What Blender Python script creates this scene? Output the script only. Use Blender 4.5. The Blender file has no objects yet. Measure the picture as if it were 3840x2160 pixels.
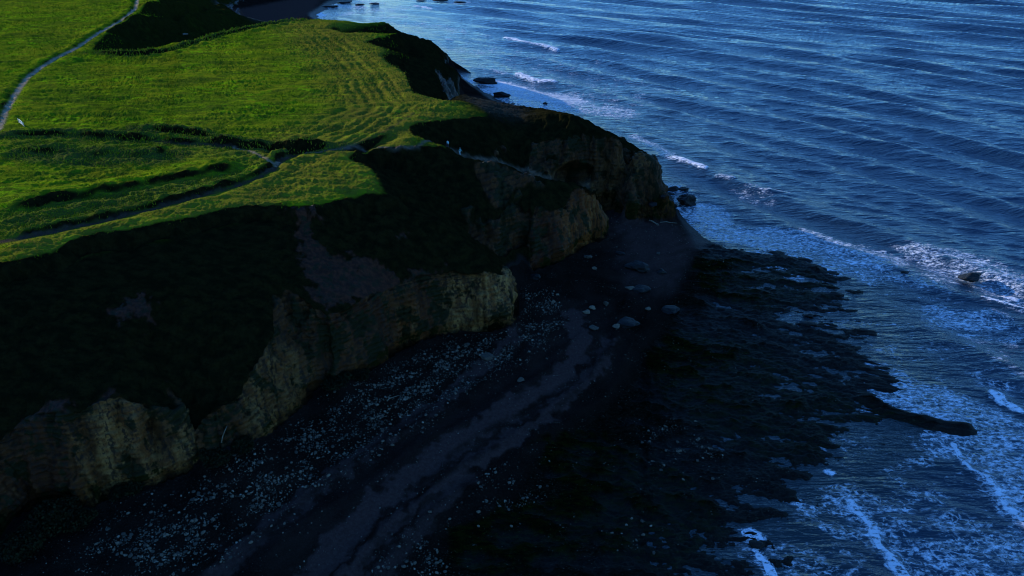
import bpy, math, random
import numpy as np
from mathutils import Vector
from mathutils.geometry import delaunay_2d_cdt
R = math.radians
S = bpy.context.scene
C = S.collection

# ------------------------------------------------------------------ camera, light, exposure
H = 78.0                      # camera height above the sea, metres
PITCH = R(30)
F = 1839.4                    # focal length in units of a 2576 px wide frame
cam_d = bpy.data.cameras.new('camera')
cam_d.sensor_width = 36
cam_d.lens = 36 * F / 2576
cam_d.clip_start = 1
cam_d.clip_end = 60000
cam = bpy.data.objects.new('camera', cam_d)
C.objects.link(cam)
cam.location = (0, 0, H)
cam.rotation_euler = (R(90) - PITCH, 0, 0)
S.camera = cam

SUN_EL = 12.0
SUN_AZ = (-0.8, 0.6)          # towards the sun, on the ground
w = bpy.data.worlds.new('World'); S.world = w
w.use_nodes = True
nt = w.node_tree
bg = nt.nodes['Background']
sky = nt.nodes.new('ShaderNodeTexSky')
sky.sky_type = 'NISHITA'
sky.sun_disc = False
sky.sun_elevation = R(SUN_EL)
sky.sun_rotation = math.atan2(SUN_AZ[0], SUN_AZ[1])
sky.air_density = 1.0
sky.dust_density = 0.2
sky.ozone_density = 5.0
grade = nt.nodes.new('ShaderNodeMix'); grade.data_type = 'RGBA'; grade.blend_type = 'MULTIPLY'
grade.inputs['Factor'].default_value = 1.0
grade.inputs[7].default_value = (0.64, 1.06, 1.46, 1)
nt.links.new(sky.outputs[0], grade.inputs[6])
nt.links.new(grade.outputs[2], bg.inputs[0])
bg.inputs[1].default_value = 0.15
sun_d = bpy.data.lights.new('sun', 'SUN')
sun_d.energy = 3.7
sun_d.angle = R(0.5)
sun_d.color = (1.0, 0.93, 0.80)
sun = bpy.data.objects.new('sun', sun_d)
C.objects.link(sun)
sv = Vector((SUN_AZ[0] * math.cos(R(SUN_EL)), SUN_AZ[1] * math.cos(R(SUN_EL)), math.sin(R(SUN_EL))))
sun.rotation_euler = sv.to_track_quat('Z', 'Y').to_euler()
S.view_settings.view_transform = 'Standard'
S.view_settings.look = 'None'
S.view_settings.exposure = 0.95
S.view_settings.gamma = 1.0
S.cycles.max_bounces = 6
S.cycles.use_denoising = True
S.cycles.filter_width = 1.1

# ------------------------------------------------------------------ helpers
def W(px, py, z):
    """survey point: where the line of sight through a photo point (2576 px frame) reaches height z"""
    x = (px - 1288) / F; y = (724.5 - py) / F
    dy = math.cos(PITCH) + y * math.sin(PITCH)
    dz = -math.sin(PITCH) + y * math.cos(PITCH)
    t = (H - z) / -dz
    return (x * t, dy * t, z)

def _hash(ix, iy, iz, seed):
    h = (ix.astype(np.int64) * 374761393 + iy.astype(np.int64) * 668265263 + iz.astype(np.int64) * 2147483647 + seed * 974711) & 0xffffffff
    h = ((h ^ (h >> 13)) * 1274126177) & 0xffffffff
    h = ((h ^ (h >> 16)) * 2246822519) & 0xffffffff
    return ((h ^ (h >> 15)) & 0xffff).astype(np.float32) / 65535.0

def noise2(x, y, seed=0):
    """smooth value-gradient noise, about -1..1"""
    ix = np.floor(x); iy = np.floor(y)
    fx = (x - ix).astype(np.float32); fy = (y - iy).astype(np.float32)
    ux = fx * fx * fx * (fx * (fx * 6 - 15) + 10); uy = fy * fy * fy * (fy * (fy * 6 - 15) + 10)
    z = np.zeros_like(ix)
    def g(dx, dy):
        a = _hash(ix + dx, iy + dy, z, seed) * (2 * np.float32(np.pi))
        return np.cos(a) * (fx - dx) + np.sin(a) * (fy - dy)
    a = g(0, 0); b = g(1, 0); c = g(0, 1); d = g(1, 1)
    return ((a + (b - a) * ux) * (1 - uy) + (c + (d - c) * ux) * uy) * 1.5

def noise3(x, y, z, seed=0):
    """smooth value noise in 3-D, -1..1"""
    ix = np.floor(x); iy = np.floor(y); iz = np.floor(z)
    fx = (x - ix).astype(np.float32); fy = (y - iy).astype(np.float32); fz = (z - iz).astype(np.float32)
    ux = fx * fx * (3 - 2 * fx); uy = fy * fy * (3 - 2 * fy); uz = fz * fz * (3 - 2 * fz)
    out = 0
    for dx in (0, 1):
        for dy in (0, 1):
            for dz in (0, 1):
                wgt = (ux if dx else 1 - ux) * (uy if dy else 1 - uy) * (uz if dz else 1 - uz)
                out = out + wgt * _hash(ix + dx, iy + dy, iz + dz, seed)
    return out * 2 - 1

def fbm2(x, y, octs, seed=0, gain=0.5, lac=2.07):
    s = 0; a = 1.0; n = 0
    for o in range(octs):
        s = s + a * noise2(x, y, seed + o * 17); n += a
        a *= gain; x = x * lac + 13.7; y = y * lac - 7.1
    return s / n

def sstep(a, b, x):
    t = np.clip((x - a) / (b - a), 0, 1)
    return t * t * (3 - 2 * t)

def blur(a, sig):
    r = int(max(1, round(sig * 2.5)))
    k = np.exp(-0.5 * (np.arange(-r, r + 1) / sig) ** 2); k /= k.sum()
    for ax in (0, 1):
        p = [(0, 0), (0, 0)]; p[ax] = (r, r)
        b = np.pad(a, p, mode='edge')
        o = np.zeros_like(a)
        n = a.shape[ax]
        for i, kk in enumerate(k):
            o += kk * (b[i:i + n, :] if ax == 0 else b[:, i:i + n])
        a = o
    return a

# ------------------------------------------------------------------ the land: survey lines
L = []           # each a polyline of (x, y, z)
def line(pts): L.append([W(*p) for p in pts])
def wline(pts): L.append([tuple(map(float, p)) for p in pts])

# cliff-top rim of the near field
line([(0, 660, 28), (60, 646, 28), (115, 630, 28), (180, 607, 28), (250, 590, 28), (330, 572, 28), (420, 560, 28), (470, 545, 28),
      (540, 530, 28), (620, 516, 28), (700, 513, 28), (760, 519, 27.7), (830, 508, 27.5), (890, 493, 27.2), (950, 492, 26.6), (973, 488, 26.2)])
line([(973, 488, 26.2), (945, 463, 27), (938, 427, 27.5), (913, 413, 27.6), (867, 399, 27.8), (830, 386, 27.8)])
wline([(-76, 94, 28), (-95, 86, 28), (-130, 76, 28), (-180, 60, 28), (-338, 20, 28)])
# foot of the grass slope / top of the near rock buttresses
def fit_top():
    tops, base = TOPS, [W(*p) for p in BASE]
    def sdist(t):
        best = 1e9
        for a, b in zip(base[:-1], base[1:]):
            l = math.hypot(b[0] - a[0], b[1] - a[1]); q = max(0, min(1, ((t[0] - a[0]) * (b[0] - a[0]) + (t[1] - a[1]) * (b[1] - a[1])) / l / l))
            dd = math.hypot(t[0] - a[0] - q * (b[0] - a[0]), t[1] - a[1] - q * (b[1] - a[1]))
            if dd < abs(best): best = dd if (b[0] - a[0]) * (t[1] - a[1]) - (b[1] - a[1]) * (t[0] - a[0]) > 0 else -dd
        return best
    out = []
    for px, py, z in tops:
        while sdist(W(px, py, z)) < 1.7 and z > 7: z -= .1
        while sdist(W(px, py, z)) > 3.2 and z < 17.5: z += .1
        out.append((px, py, z))
    return out
TOPS = [(0, 1130, 15), (60, 1060, 16), (140, 1040, 16.5), (200, 1080, 15.5), (300, 1000, 17), (340, 1040, 16.2), (380, 1085, 15.2), (460, 1050, 15), (486, 1080, 14.5),
        (520, 1030, 14.5), (560, 1000, 15.5), (620, 985, 15), (690, 862, 17), (750, 880, 15.5), (780, 900, 14.5), (830, 800, 16.5), (900, 775, 16), (1000, 742, 15.5), (1110, 703, 14.5),
        (1168, 689, 13.8), (1218, 682, 13.8), (1257, 677, 13), (1278, 684, 12.6)]
BASE = [(0, 1370, 4.5), (40, 1312, 4.5), (90, 1262, 4.5), (150, 1262, 4.5), (190, 1285, 4.2), (250, 1275, 4), (290, 1240, 4.2), (340, 1226, 4.2), (420, 1210, 4.2), (480, 1192, 4.2),
        (500, 1150, 5.5), (560, 1130, 7), (640, 1105, 5.5), (680, 1092, 4.6), (720, 1052, 4.4), (770, 1012, 4.4), (792, 980, 5), (850, 960, 6), (920, 940, 5.2), (985, 892, 4.6), (1040, 862, 4.6), (1122, 838, 4.5),
        (1186, 835, 4.3), (1239, 838, 4.2), (1289, 820, 4.2), (1297, 778, 4.3), (1301, 728, 4.5)]
line(fit_top()); line(BASE)
# mid slope
line([(0, 850, 22), (150, 820, 22), (330, 780, 21.7), (500, 740, 22), (680, 690, 22), (800, 655, 21.5), (900, 640, 20.7), (1000, 620, 20.2), (1100, 590, 20), (1160, 612, 18)])
# corner of the pale buttress
line([(1278, 684, 12.6), (1283, 700, 11.5)])
# spur from the knob down to the pale buttress
line([(973, 488, 26.2), (991, 488, 25.7), (1058, 520, 23.6), (1108, 548, 22), (1161, 604, 18.4), (1221, 636, 16.4), (1278, 684, 12.6)])
# gully
line([(900, 398, 25.5), (960, 425, 23.5), (1040, 470, 21.3), (1110, 520, 18.6), (1180, 580, 14), (1240, 640, 9.2), (1285, 690, 5.4), (1301, 728, 4.5)])
# ridge with the path
line([(830, 378, 28), (900, 371, 28), (1000, 369, 27.6), (1051, 367, 27.2), (1126, 371, 26.4), (1158, 389, 25.3), (1186, 399, 24.6), (1260, 409, 23.6), (1310, 431, 21.6),
      (1384, 448, 19.8), (1434, 458, 18.4), (1487, 477, 16.2), (1512, 492, 14.6)])
line([(900, 376, 27.6), (1000, 377, 27.0), (1100, 381, 25.8), (1150, 393, 24.7)])
# near side of the ridge
line([(960, 400, 25.2), (1050, 430, 23.2), (1150, 450, 21.6), (1230, 470, 20), (1290, 520, 16.5), (1320, 560, 13), (1320, 601, 9.8)])
line([(1190, 500, 19), (1250, 560, 14.6), (1280, 620, 9.5)])
# orange buttress: top and base
line([(1318, 610, 9), (1338, 562, 13.3), (1346, 520, 16), (1359, 552, 13.4), (1398, 548, 13.6), (1444, 532, 13.6), (1466, 500, 14.6), (1487, 506, 13.8), (1514, 508, 13.1)])
line([(1301, 728, 4.5), (1296, 709, 4.6), (1327, 693, 4.5), (1381, 672, 4.4), (1427, 647, 4.2), (1466, 615, 4), (1513, 603, 3.8), (1524, 590, 3.8)])
wline([(20.5, 153.2, 12.5), (19.5, 156, 11.5), (14, 158, 14)])
wline([(22.4, 152.5, 3.8), (22.6, 156.5, 3.8), (17, 161, 4.3), (10, 163, 6)])
# cove between the ridge and the big headland
wline([(-20, 158, 24.5), (-13, 160, 21), (-4, 161, 15), (4, 162, 10), (10, 163, 6)])
line([(1046, 365, 27.2), (1035, 335, 27.6), (1033, 312, 27.8), (1080, 304, 27.6), (1130, 300, 27.3), (1156, 299, 26.8)])
wline([(-6, 172, 26.3), (0, 174, 22), (8, 172, 16), (14, 168.6, 9.5)])
# crest of the big headland
line([(1141, 258, 27.3), (1214, 273, 26), (1260, 287, 24.3), (1310, 295, 22.6), (1345, 289, 23.3), (1383, 277, 24.6), (1440, 286, 25), (1500, 297, 24.6), (1560, 325, 22.4), (1611, 367, 18.6), (1646, 403, 13.6), (1655, 425, 10.2)])
line([(1340, 340, 21.3), (1420, 350, 19.8), (1520, 350, 18.8), (1590, 372, 16)])
# rock band of the big headland: top and base
line([(1360, 415, 14.5), (1434, 402, 15), (1469, 388, 15.6), (1558, 385, 15.4), (1610, 392, 14.2), (1646, 410, 12)])
wline([(10, 163, 6), (14.5, 166, 4)])
line([(1440, 515, 4.2), (1480, 512, 4), (1522, 512, 3.6), (1575, 506, 3.3), (1632, 502, 2.6), (1656, 494, 1.6), (1664, 470, 0.8)])
# back of the big headland
wline([(38, 184, 11.5), (30, 188, 15), (20, 191, 19.5), (8, 195, 21.5), (-4, 198, 22.5), (-14, 200, 24)])
wline([(42.5, 188, 0.2), (38, 192, 1), (28, 196, 2.5), (14, 200, 3.2), (2, 204, 3.6), (-8, 212, 4), (-14, 225, 4), (-17, 238, 4), (-18, 255, 3.6), (-18.3, 272, 3), (-19, 292, 2), (-23, 312, 1.2), (-29, 332, 0.4), (-34, 344, 0.2)])
# rim of the main field, seaward side, with its small spurs
line([(1112, 268, 27.6), (1073, 251, 27.9), (1040, 232, 28), (1029, 210, 28), (1019, 183, 28), (995, 166, 28), (967, 153, 28), (956, 134, 28), (961, 118, 28), (921, 104, 28), (972, 90, 27.4),
      (1011, 84, 26), (904, 81, 28), (878, 84, 28), (826, 70, 28), (842, 60, 27.8), (905, 56, 27.3), (967, 53, 26.8)])
wline([(-20, 198, 21), (-21, 225, 18), (-21.5, 250, 14), (-21.5, 275, 10.5), (-22, 290, 9)])
wline([(-27, 245, 22), (-33, 275, 20), (-40, 296, 18.5)])
line([(967, 53, 26.8), (998, 74, 22.6), (1045, 88, 18.6), (1084, 101, 14.6), (1110, 121, 10.5), (1123, 137, 6.5)])
wline([(-29, 330, 7.5), (-31, 338, 5)])
wline([(-60, 272, 25), (-53, 272, 22.6), (-46, 272.5, 21), (-38, 273, 19.5)])
wline([(-45, 251, 25), (-39, 251.5, 22.6), (-33, 252, 20.6)])
# north side of the main field and the valley behind it
line([(226, 130, 28), (310, 136, 28), (370, 134, 28), (430, 121, 28), (500, 100, 28), (560, 81, 28), (650, 63, 28), (740, 47, 28), (800, 46, 28), (842, 54, 28)])
wline([(-44, 322, 6), (-60, 318, 6), (-78, 326, 6), (-92, 316, 10), (-104, 290, 14.5), (-118, 268, 19), (-131, 247, 24)])
wline([(-34, 344, 0.3), (-50, 348, 1), (-70, 356, 2.5), (-88, 362, 4), (-100, 352, 6), (-92, 316, 10)])
line([(235, 114, 27.6), (263, 83, 28), (309, 57, 28), (344, 40, 28), (352, 3, 28)])
line([(290, 108, 23.5), (350, 104, 21.2), (418, 106, 17.6)])
wline([(-131, 272, 19), (-124, 288, 16), (-112, 312, 11.5), (-104, 335, 8), (-100, 352, 6)])
line([(309, 57, 28), (387, 62, 24), (430, 62, 21), (464, 72, 15.5)])
wline([(-138, 322, 17), (-128, 345, 11), (-115, 360, 7)])
line([(352, 20, 28), (473, 30, 24), (599, 36, 15.5), (617, 50, 8.5), (628, 58, 3)])
line([(400, 3, 28), (550, 5, 19.5), (600, 14, 12)])
wline([(-148, 372, 8), (-146, 400, 4), (-160, 440, 4.5), (-168, 500, 5), (-170, 560, 6), (-175, 650, 8)])
wline([(-165, 400, 16), (-185, 450, 20), (-200, 520, 26), (-205, 650, 28)])
wline([(-100, 390, 3), (-125, 430, 3), (-140, 480, 3), (-140, 560, 3), (-140, 650, 3)])
# waterline
wline([(-34, 346, 0), (-55, 356, 0), (-72, 376, 0), (-96, 420, 0), (-119, 462, 0), (-118, 500, 0), (-100, 560, 0), (-90, 655, 0)])
line([(1123, 177, -.2), (1165, 200, -.2), (1190, 214, -.1), (1225, 236, 0), (1250, 252, 0), (1330, 290, 0)])
wline([(8, 258, 0), (20, 235, 0), (32, 215, 0), (42, 200, 0), (44, 190, -.1)])
line([(1672, 468, 0), (1692, 500, 0), (1702, 532, 0), (1762, 592, 0), (1810, 618, 0), (1960, 636, 0), (2080, 690, .05), (1990, 760, .05), (1920, 800, .05), (2040, 860, .1), (2150, 930, .1), (2190, 1040, .1),
      (2110, 1100, .05), (1990, 1130, .05), (1960, 1200, .05), (1930, 1290, .05), (1840, 1330, .05), (1780, 1400, .05), (1760, 1600, .05), (1700, 1800, 0)])
line([(1780, 585, -.4), (1980, 622, -.4), (2180, 700, -.45), (2170, 800, -.4), (2230, 900, -.4), (2300, 1000, -.4), (2280, 1090, -.4), (2120, 1180, -.4), (2080, 1290, -.4), (2000, 1400, -.4), (1980, 1600, -.5), (1950, 1800, -.5)])
line([(1700, 460, -1.2), (1760, 540, -1.2), (1900, 610, -1.2), (2100, 640, -1.2), (2300, 740, -1.2), (2420, 900, -1.2), (2480, 1080, -1.2), (2400, 1200, -1.2), (2250, 1400, -1.2), (2200, 1800, -1.2)])
line([(1220, 200, -1), (1330, 240, -1), (1500, 290, -1), (1640, 370, -1.2)])
# inner edge of the weedy rock platform, lower and upper shingle bank
line([(1700, 560, 1.0), (1740, 640, 0.8), (1700, 700, 0.8), (1680, 800, 0.6), (1640, 900, 0.6), (1560, 1000, 0.7), (1420, 1110, 0.7), (1310, 1190, 0.7), (1290, 1290, 0.6), (1120, 1360, 0.7), (1090, 1460, 0.7), (1020, 1700, 0.7)])
line([(1560, 560, 3.2), (1590, 640, 2.6), (1560, 740, 2.4), (1520, 860, 2.2), (1440, 960, 2.3), (1300, 1060, 2.3), (1120, 1170, 2.3), (960, 1280, 2.3), (840, 1380, 2.3), (760, 1460, 2.3), (620, 1700, 2.3)])
line([(1350, 700, 3.8), (1400, 780, 3.4), (1300, 900, 3.5), (1000, 1060, 3.6), (760, 1210, 3.6), (600, 1340, 3.6), (480, 1460, 3.5), (300, 1700, 3.5)])
wline([(-65, 61, 4.6), (-72, 50, 4.6), (-90, 32, 4.6), (-120, 12, 4.6)])
wline([(-68.5, 66, 14), (-80, 54, 14), (-100, 38, 14), (-150, 12, 14)])
wline([(-172, 345, 28), (-192, 400, 28), (-212, 450, 28), (-228, 520, 28), (-232, 650, 28)])
# open field and sea floor round the rim of the survey
wline([(-340, 10, 28), (-340, 200, 28), (-340, 660, 28), (-215, 660, 28)])
wline([(-150, 120, 28), (-60, 150, 28), (-60, 200, 28.2), (-120, 200, 28.2), (-70, 250, 28.2)])
wline([(340, 10, -3), (340, 660, -3), (0, 660, -2.5), (0, 420, -2), (80, 300, -2), (110, 200, -2)])
wline([(60, 10, -1), (200, 12, -2)])

verts2, zs, edges = [], [], []
for pl in L:
    base = len(verts2)
    for i, p in enumerate(pl):
        verts2.append(Vector((p[0], p[1]))); zs.append(p[2])
        if i: edges.append((base + i - 1, base + i))
ov, oe, of, orig_v, _, _ = delaunay_2d_cdt(verts2, edges, [], 0, 1e-4)
tz = []
pos = np.array([[v.x, v.y] for v in ov])
src = np.array([[v.x, v.y] for v in verts2]); zsa = np.array(zs)
for i, v in enumerate(ov):
    if orig_v[i]:
        tz.append(float(np.mean([zs[k] for k in orig_v[i]])))
    else:                                   # crossing of two lines: distance-weighted height of the nearest survey points
        d = np.hypot(src[:, 0] - v.x, src[:, 1] - v.y); k = np.argsort(d)[:3]
        ww = 1 / (d[k] + .1); tz.append(float((zsa[k] * ww).sum() / ww.sum()))
tz = np.array(tz)
CELL = 0.5
X0, X1, Y0, Y1 = -340.0, 340.0, 10.0, 660.0
nx = int((X1 - X0) / CELL) + 1; ny = int((Y1 - Y0) / CELL) + 1
Z = np.full((ny, nx), np.nan)
for f in of:
    idx = list(f)
    for k in range(1, len(idx) - 1):
        a, b, c = pos[idx[0]], pos[idx[k]], pos[idx[k + 1]]
        za, zb, zc = tz[idx[0]], tz[idx[k]], tz[idx[k + 1]]
        i0 = max(0, int(math.floor((min(a[0], b[0], c[0]) - X0) / CELL))); i1 = min(nx - 1, int(math.ceil((max(a[0], b[0], c[0]) - X0) / CELL)))
        j0 = max(0, int(math.floor((min(a[1], b[1], c[1]) - Y0) / CELL))); j1 = min(ny - 1, int(math.ceil((max(a[1], b[1], c[1]) - Y0) / CELL)))
        if i1 < i0 or j1 < j0: continue
        gx, gy = np.meshgrid(X0 + CELL * np.arange(i0, i1 + 1), Y0 + CELL * np.arange(j0, j1 + 1))
        det = (b[1] - c[1]) * (a[0] - c[0]) + (c[0] - b[0]) * (a[1] - c[1])
        if abs(det) < 1e-9: continue
        l1 = ((b[1] - c[1]) * (gx - c[0]) + (c[0] - b[0]) * (gy - c[1])) / det
        l2 = ((c[1] - a[1]) * (gx - c[0]) + (a[0] - c[0]) * (gy - c[1])) / det
        l3 = 1 - l1 - l2
        m = (l1 >= -1e-6) & (l2 >= -1e-6) & (l3 >= -1e-6)
        sub = Z[j0:j1 + 1, i0:i1 + 1]
        sub[m] = (l1 * za + l2 * zb + l3 * zc)[m]
for _ in range(6):
    bad = np.isnan(Z)
    if not bad.any(): break
    Zs = np.where(bad, 0, Z)
    for sh in ((0, 1), (0, -1), (1, 0), (-1, 0)):
        r = np.roll(Z, sh, (0, 1)); take = np.isnan(Z) & ~np.isnan(r); Z[take] = r[take]
Z = np.where(np.isnan(Z), 28.0 * (np.arange(nx) * CELL + X0 < 0)[None, :], Z)

gx = X0 + CELL * np.arange(nx)[None, :] + 0 * Z
gy = Y0 + CELL * np.arange(ny)[:, None] + 0 * Z
# soften the facets away from the cliffs
dzx = np.gradient(Z, CELL, axis=1); dzy = np.gradient(Z, CELL, axis=0)
steep = np.hypot(dzx, dzy)
rockraw = blur((steep > 1.15).astype(float), 1.2)
Zb1 = blur(Z, 1.0); Zb2 = blur(Z, 2.4)
k = np.clip(blur((steep > 0.8).astype(float), 3.0) * 2, 0, 1)
Z = Zb2 * (1 - k) + Zb1 * k

def samp(A, x, y):
    fx = np.clip((np.asarray(x) - X0) / CELL, 0, nx - 1.001); fy = np.clip((np.asarray(y) - Y0) / CELL, 0, ny - 1.001)
    i = fx.astype(int); j = fy.astype(int); u = fx - i; v = fy - j
    return (A[j, i] * (1 - u) + A[j, i + 1] * u) * (1 - v) + (A[j + 1, i] * (1 - u) + A[j + 1, i + 1] * u) * v

def G(px, py, A=None):
    """survey point on the ground along the line of sight through a photo point"""
    A = Z if A is None else A
    x = (px - 1288) / F; y = (724.5 - py) / F
    dy = math.cos(PITCH) + y * math.sin(PITCH); dz = -math.sin(PITCH) + y * math.cos(PITCH)
    t = np.arange(40, 760, 0.25)
    h = samp(A, x * t, dy * t)
    hit = np.nonzero(H + dz * t <= np.maximum(h, 0))[0]
    tt = t[hit[0]] if len(hit) else 700
    return (x * tt, dy * tt, float(samp(A, x * tt, dy * tt)))

def dist_line(pts, x, y, signed=False):
    """distance from (x, y) to a polyline; with signed=True, positive on its left"""
    best = np.full(np.shape(x), 1e9); sg = np.ones(np.shape(x)); al = np.zeros(np.shape(x)); acc = 0
    for a, b in zip(pts[:-1], pts[1:]):
        ax, ay, bx, by = a[0], a[1], b[0], b[1]
        ll = math.hypot(bx - ax, by - ay) + 1e-9
        t = np.clip(((x - ax) * (bx - ax) + (y - ay) * (by - ay)) / ll ** 2, 0, 1)
        d = np.hypot(x - ax - t * (bx - ax), y - ay - t * (by - ay))
        m = d < best
        best = np.where(m, d, best)
        if signed: sg = np.where(m, np.sign((bx - ax) * (y - ay) - (by - ay) * (x - ax)), sg)
        al = np.where(m, acc + t * ll, al); acc += ll
    return (best * sg, al) if signed else best

def window(pts, pad):
    xs = [p[0] for p in pts]; ys = [p[1] for p in pts]
    i0 = max(0, int((min(xs) - pad - X0) / CELL)); i1 = min(nx, int((max(xs) + pad - X0) / CELL) + 1)
    j0 = max(0, int((min(ys) - pad - Y0) / CELL)); j1 = min(ny, int((max(ys) + pad - Y0) / CELL) + 1)
    return slice(j0, j1), slice(i0, i1)

def stroke(A, pxs, half, soft, val=1.0, mode='max', flat=None):
    pts = [G(*p) for p in pxs] if flat is None else [W(p[0], p[1], flat) for p in pxs]
    sl = window(pts, half + soft + 2)
    d = dist_line(pts, gx[sl], gy[sl])
    m = (1 - sstep(half, half + soft, d)) * val
    if mode == 'max': A[sl] = np.maximum(A[sl], m)
    else: A[sl] += m
    return pts

def poly(A, pxs, soft, val=1.0, flat=None):
    pts = [G(*p) for p in pxs] if flat is None else [W(p[0], p[1], flat) for p in pxs]
    sl = window(pts, soft * 2 + 2)
    X = gx[sl]; Y = gy[sl]; inside = np.zeros(X.shape, bool)
    n = len(pts)
    for i in range(n):
        x1, y1 = pts[i][0], pts[i][1]; x2, y2 = pts[(i + 1) % n][0], pts[(i + 1) % n][1]
        c = ((y1 > Y) != (y2 > Y)) & (X < (x2 - x1) * (Y - y1) / (y2 - y1 + 1e-12) + x1)
        inside ^= c
    m = inside.astype(float)
    if soft > 0: m = blur(m, soft / CELL)
    A[sl] = np.maximum(A[sl], m * val)

# ------------------------------------------------------------------ banks, paths and trenches on the field
Mpath = np.zeros_like(Z); Mdirt = np.zeros_like(Z); Mweed = np.zeros_like(Z); Msand = np.zeros_like(Z)
Mlush = np.zeros_like(Z); Mdry = np.zeros_like(Z); Mscrub = np.zeros_like(Z); Mrock = np.zeros_like(Z); Mplat = np.zeros_like(Z); Mcob = np.zeros_like(Z)
Mworn_shade = np.zeros_like(Z); Mpale = np.zeros_like(Z); Mrust = np.zeros_like(Z)

def prof(pxs, fn, pad):
    """add a cross-section profile fn(signed distance, along) along a surveyed line"""
    pts = [G(*p) for p in pxs]
    sl = window(pts, pad)
    d, al = dist_line(pts, gx[sl], gy[sl], True)
    tot = sum(math.hypot(b[0] - a[0], b[1] - a[1]) for a, b in zip(pts[:-1], pts[1:]))
    e = sstep(0, 6, al) * sstep(0, 6, tot - al)
    d = d + .9 * fbm2(gx[sl] / 3.5, gy[sl] / 3.5, 3, 61)
    Z[sl] += fn(d, al) * e * np.clip(.95 + .75 * fbm2(gx[sl] / 6, gy[sl] / 6, 3, 62), .25, 1.5)
    return pts
gs = lambda d, c, s: np.exp(-0.5 * ((d - c) / s) ** 2)

path_a = [(360, -30), (346, 0), (341, 23), (315, 46), (272, 72), (223, 100), (172, 133), (143, 146), (97, 175), (66, 200), (38, 240), (14, 285), (-6, 330)]
prof(path_a, lambda d, a: 0.5 * gs(d, -2.8, 1.1) - .35 * gs(d, 0, .9), 9)       # bank on the far side throws its shade over the path edge
stroke(Mpath, path_a, 0.28, 0.5); stroke(Mpale, path_a, 1.5, .5)
stroke(Mworn_shade, path_a, 1.6, 1.6)
path_b = [(-20, 613), (100, 592), (250, 560), (400, 524), (470, 505), (540, 485), (600, 467), (650, 448), (690, 425), (706, 405), (735, 388), (770, 380), (800, 379)]
prof(path_b, lambda d, a: 0.8 * gs(d, 2.7, 1.2) - .3 * gs(d, 0.2, .9) + .35 * gs(d, -2.4, 1.1), 9)
stroke(Mpath, path_b, 0.32, 0.45, .95)
stroke(Mworn_shade, path_b, 1.5, 1.2)
path_c = [(700, 412), (675, 402), (645, 388), (615, 374), (585, 367)]
stroke(Mpath, path_c, 0.12, 0.45, .8); stroke(Mpale, path_c, .8, .5, .7)
path_e = [(585, 367), (530, 362), (470, 360), (420, 357), (380, 354)]
stroke(Mpath, path_e, 0.15, 0.4, .7)
path_d = [(770, 380), (830, 377), (900, 372), (1000, 371), (1051, 369), (1126, 372), (1158, 389), (1186, 400), (1260, 410), (1310, 432), (1384, 449), (1434, 459), (1480, 474)]
stroke(Mpath, path_d, 0.15, 0.45, .7); stroke(Mpale, path_d, .8, .5, .4)
# ditches and low banks
b1 = [(-30, 343), (80, 341), (200, 343), (300, 350), (420, 357), (500, 362), (560, 368), (640, 374), (730, 378), (860, 370)]
prof(b1, lambda d, a: 0.72 * gs(d, 2.4, 1.1) - .4 * gs(d, 0, 1.0), 9); stroke(Mscrub, b1, 1.6, 1.6)
b2 = [(330, 323), (380, 325), (430, 332), (500, 340), (560, 350), (620, 358), (720, 363), (850, 366)]
prof(b2, lambda d, a: 0.8 * gs(d, 1.8, 1.1) - .4 * gs(d, -.6, 1.0), 9); stroke(Mscrub, b2, 1.2, 2.0)
b3 = [(60, 388), (110, 391), (180, 396), (250, 398), (320, 399), (400, 398), (440, 392)]
prof(b3, lambda d, a: 1.1 * gs(d, 3.2, 1.8), 14); stroke(Mscrub, b3, 2.4, 3)
b3b = [(0, 380), (60, 386), (130, 392)]
prof(b3b, lambda d, a: 0.9 * gs(d, 2.6, 1.4), 12)
b4 = [(-20, 535), (60, 518), (160, 497), (260, 478), (360, 460), (460, 440), (560, 424), (640, 418)]
prof(b4, lambda d, a: 1.0 * gs(d, 1.5, 2.0) - .4 * gs(d, -2.2, 1.3), 14)
for q_, (ya, yb) in enumerate(((430, 410), (452, 420), (475, 436), (497, 450))):
    prof([(-20, ya + 22), (150, ya + 8), (300, (ya + yb) / 2 - 2), (460, yb)], lambda d, a: .28 * gs(d, 0, .8), 6)
b5 = [(-20, 565), (100, 545), (220, 525), (340, 505), (440, 488)]
prof(b5, lambda d, a: 0.45 * gs(d, 1.0, 1.2), 9)
poly(Mscrub, [(-10, 540), (160, 507), (400, 462), (560, 434), (650, 428), (640, 445), (470, 500), (250, 553), (-10, 605)], 1.5, .8)
poly(Mscrub, [(0, 345), (300, 352), (520, 364), (640, 376), (700, 400), (640, 410), (440, 392), (0, 388)], 2, .6)
b6 = [(226, 131), (300, 140), (370, 139), (430, 128), (500, 107), (560, 88), (640, 70), (700, 58), (760, 49)]
prof(b6, lambda d, a: 0.7 * gs(d, 2.2, 1.2) - .6 * gs(d, 0, 1.0) + .3 * gs(d, -2.4, 1), 9); stroke(Mscrub, b6, 1.4, 1.6)
for vr, am in (([(300, 50), (345, 56), (387, 62), (430, 62), (464, 72)], 2.6), ([(352, 18), (410, 24), (473, 30), (540, 34), (600, 37)], 2.4), ([(400, 2), (470, 4), (550, 6)], 2.2),
               ([(285, 106), (330, 101), (380, 101), (418, 107)], 1.6)):
    prof(vr, lambda d, a, am=am: 0.8 * am * gs(d, 0, 2.6), 22)
b7 = [(226, 128), (300, 133), (370, 130), (430, 116), (480, 98), (540, 78)]
prof(b7, lambda d, a: 0.5 * gs(d, 0, 1.6), 9)
b8 = [(150, 149), (170, 150), (200, 153)]
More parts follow.
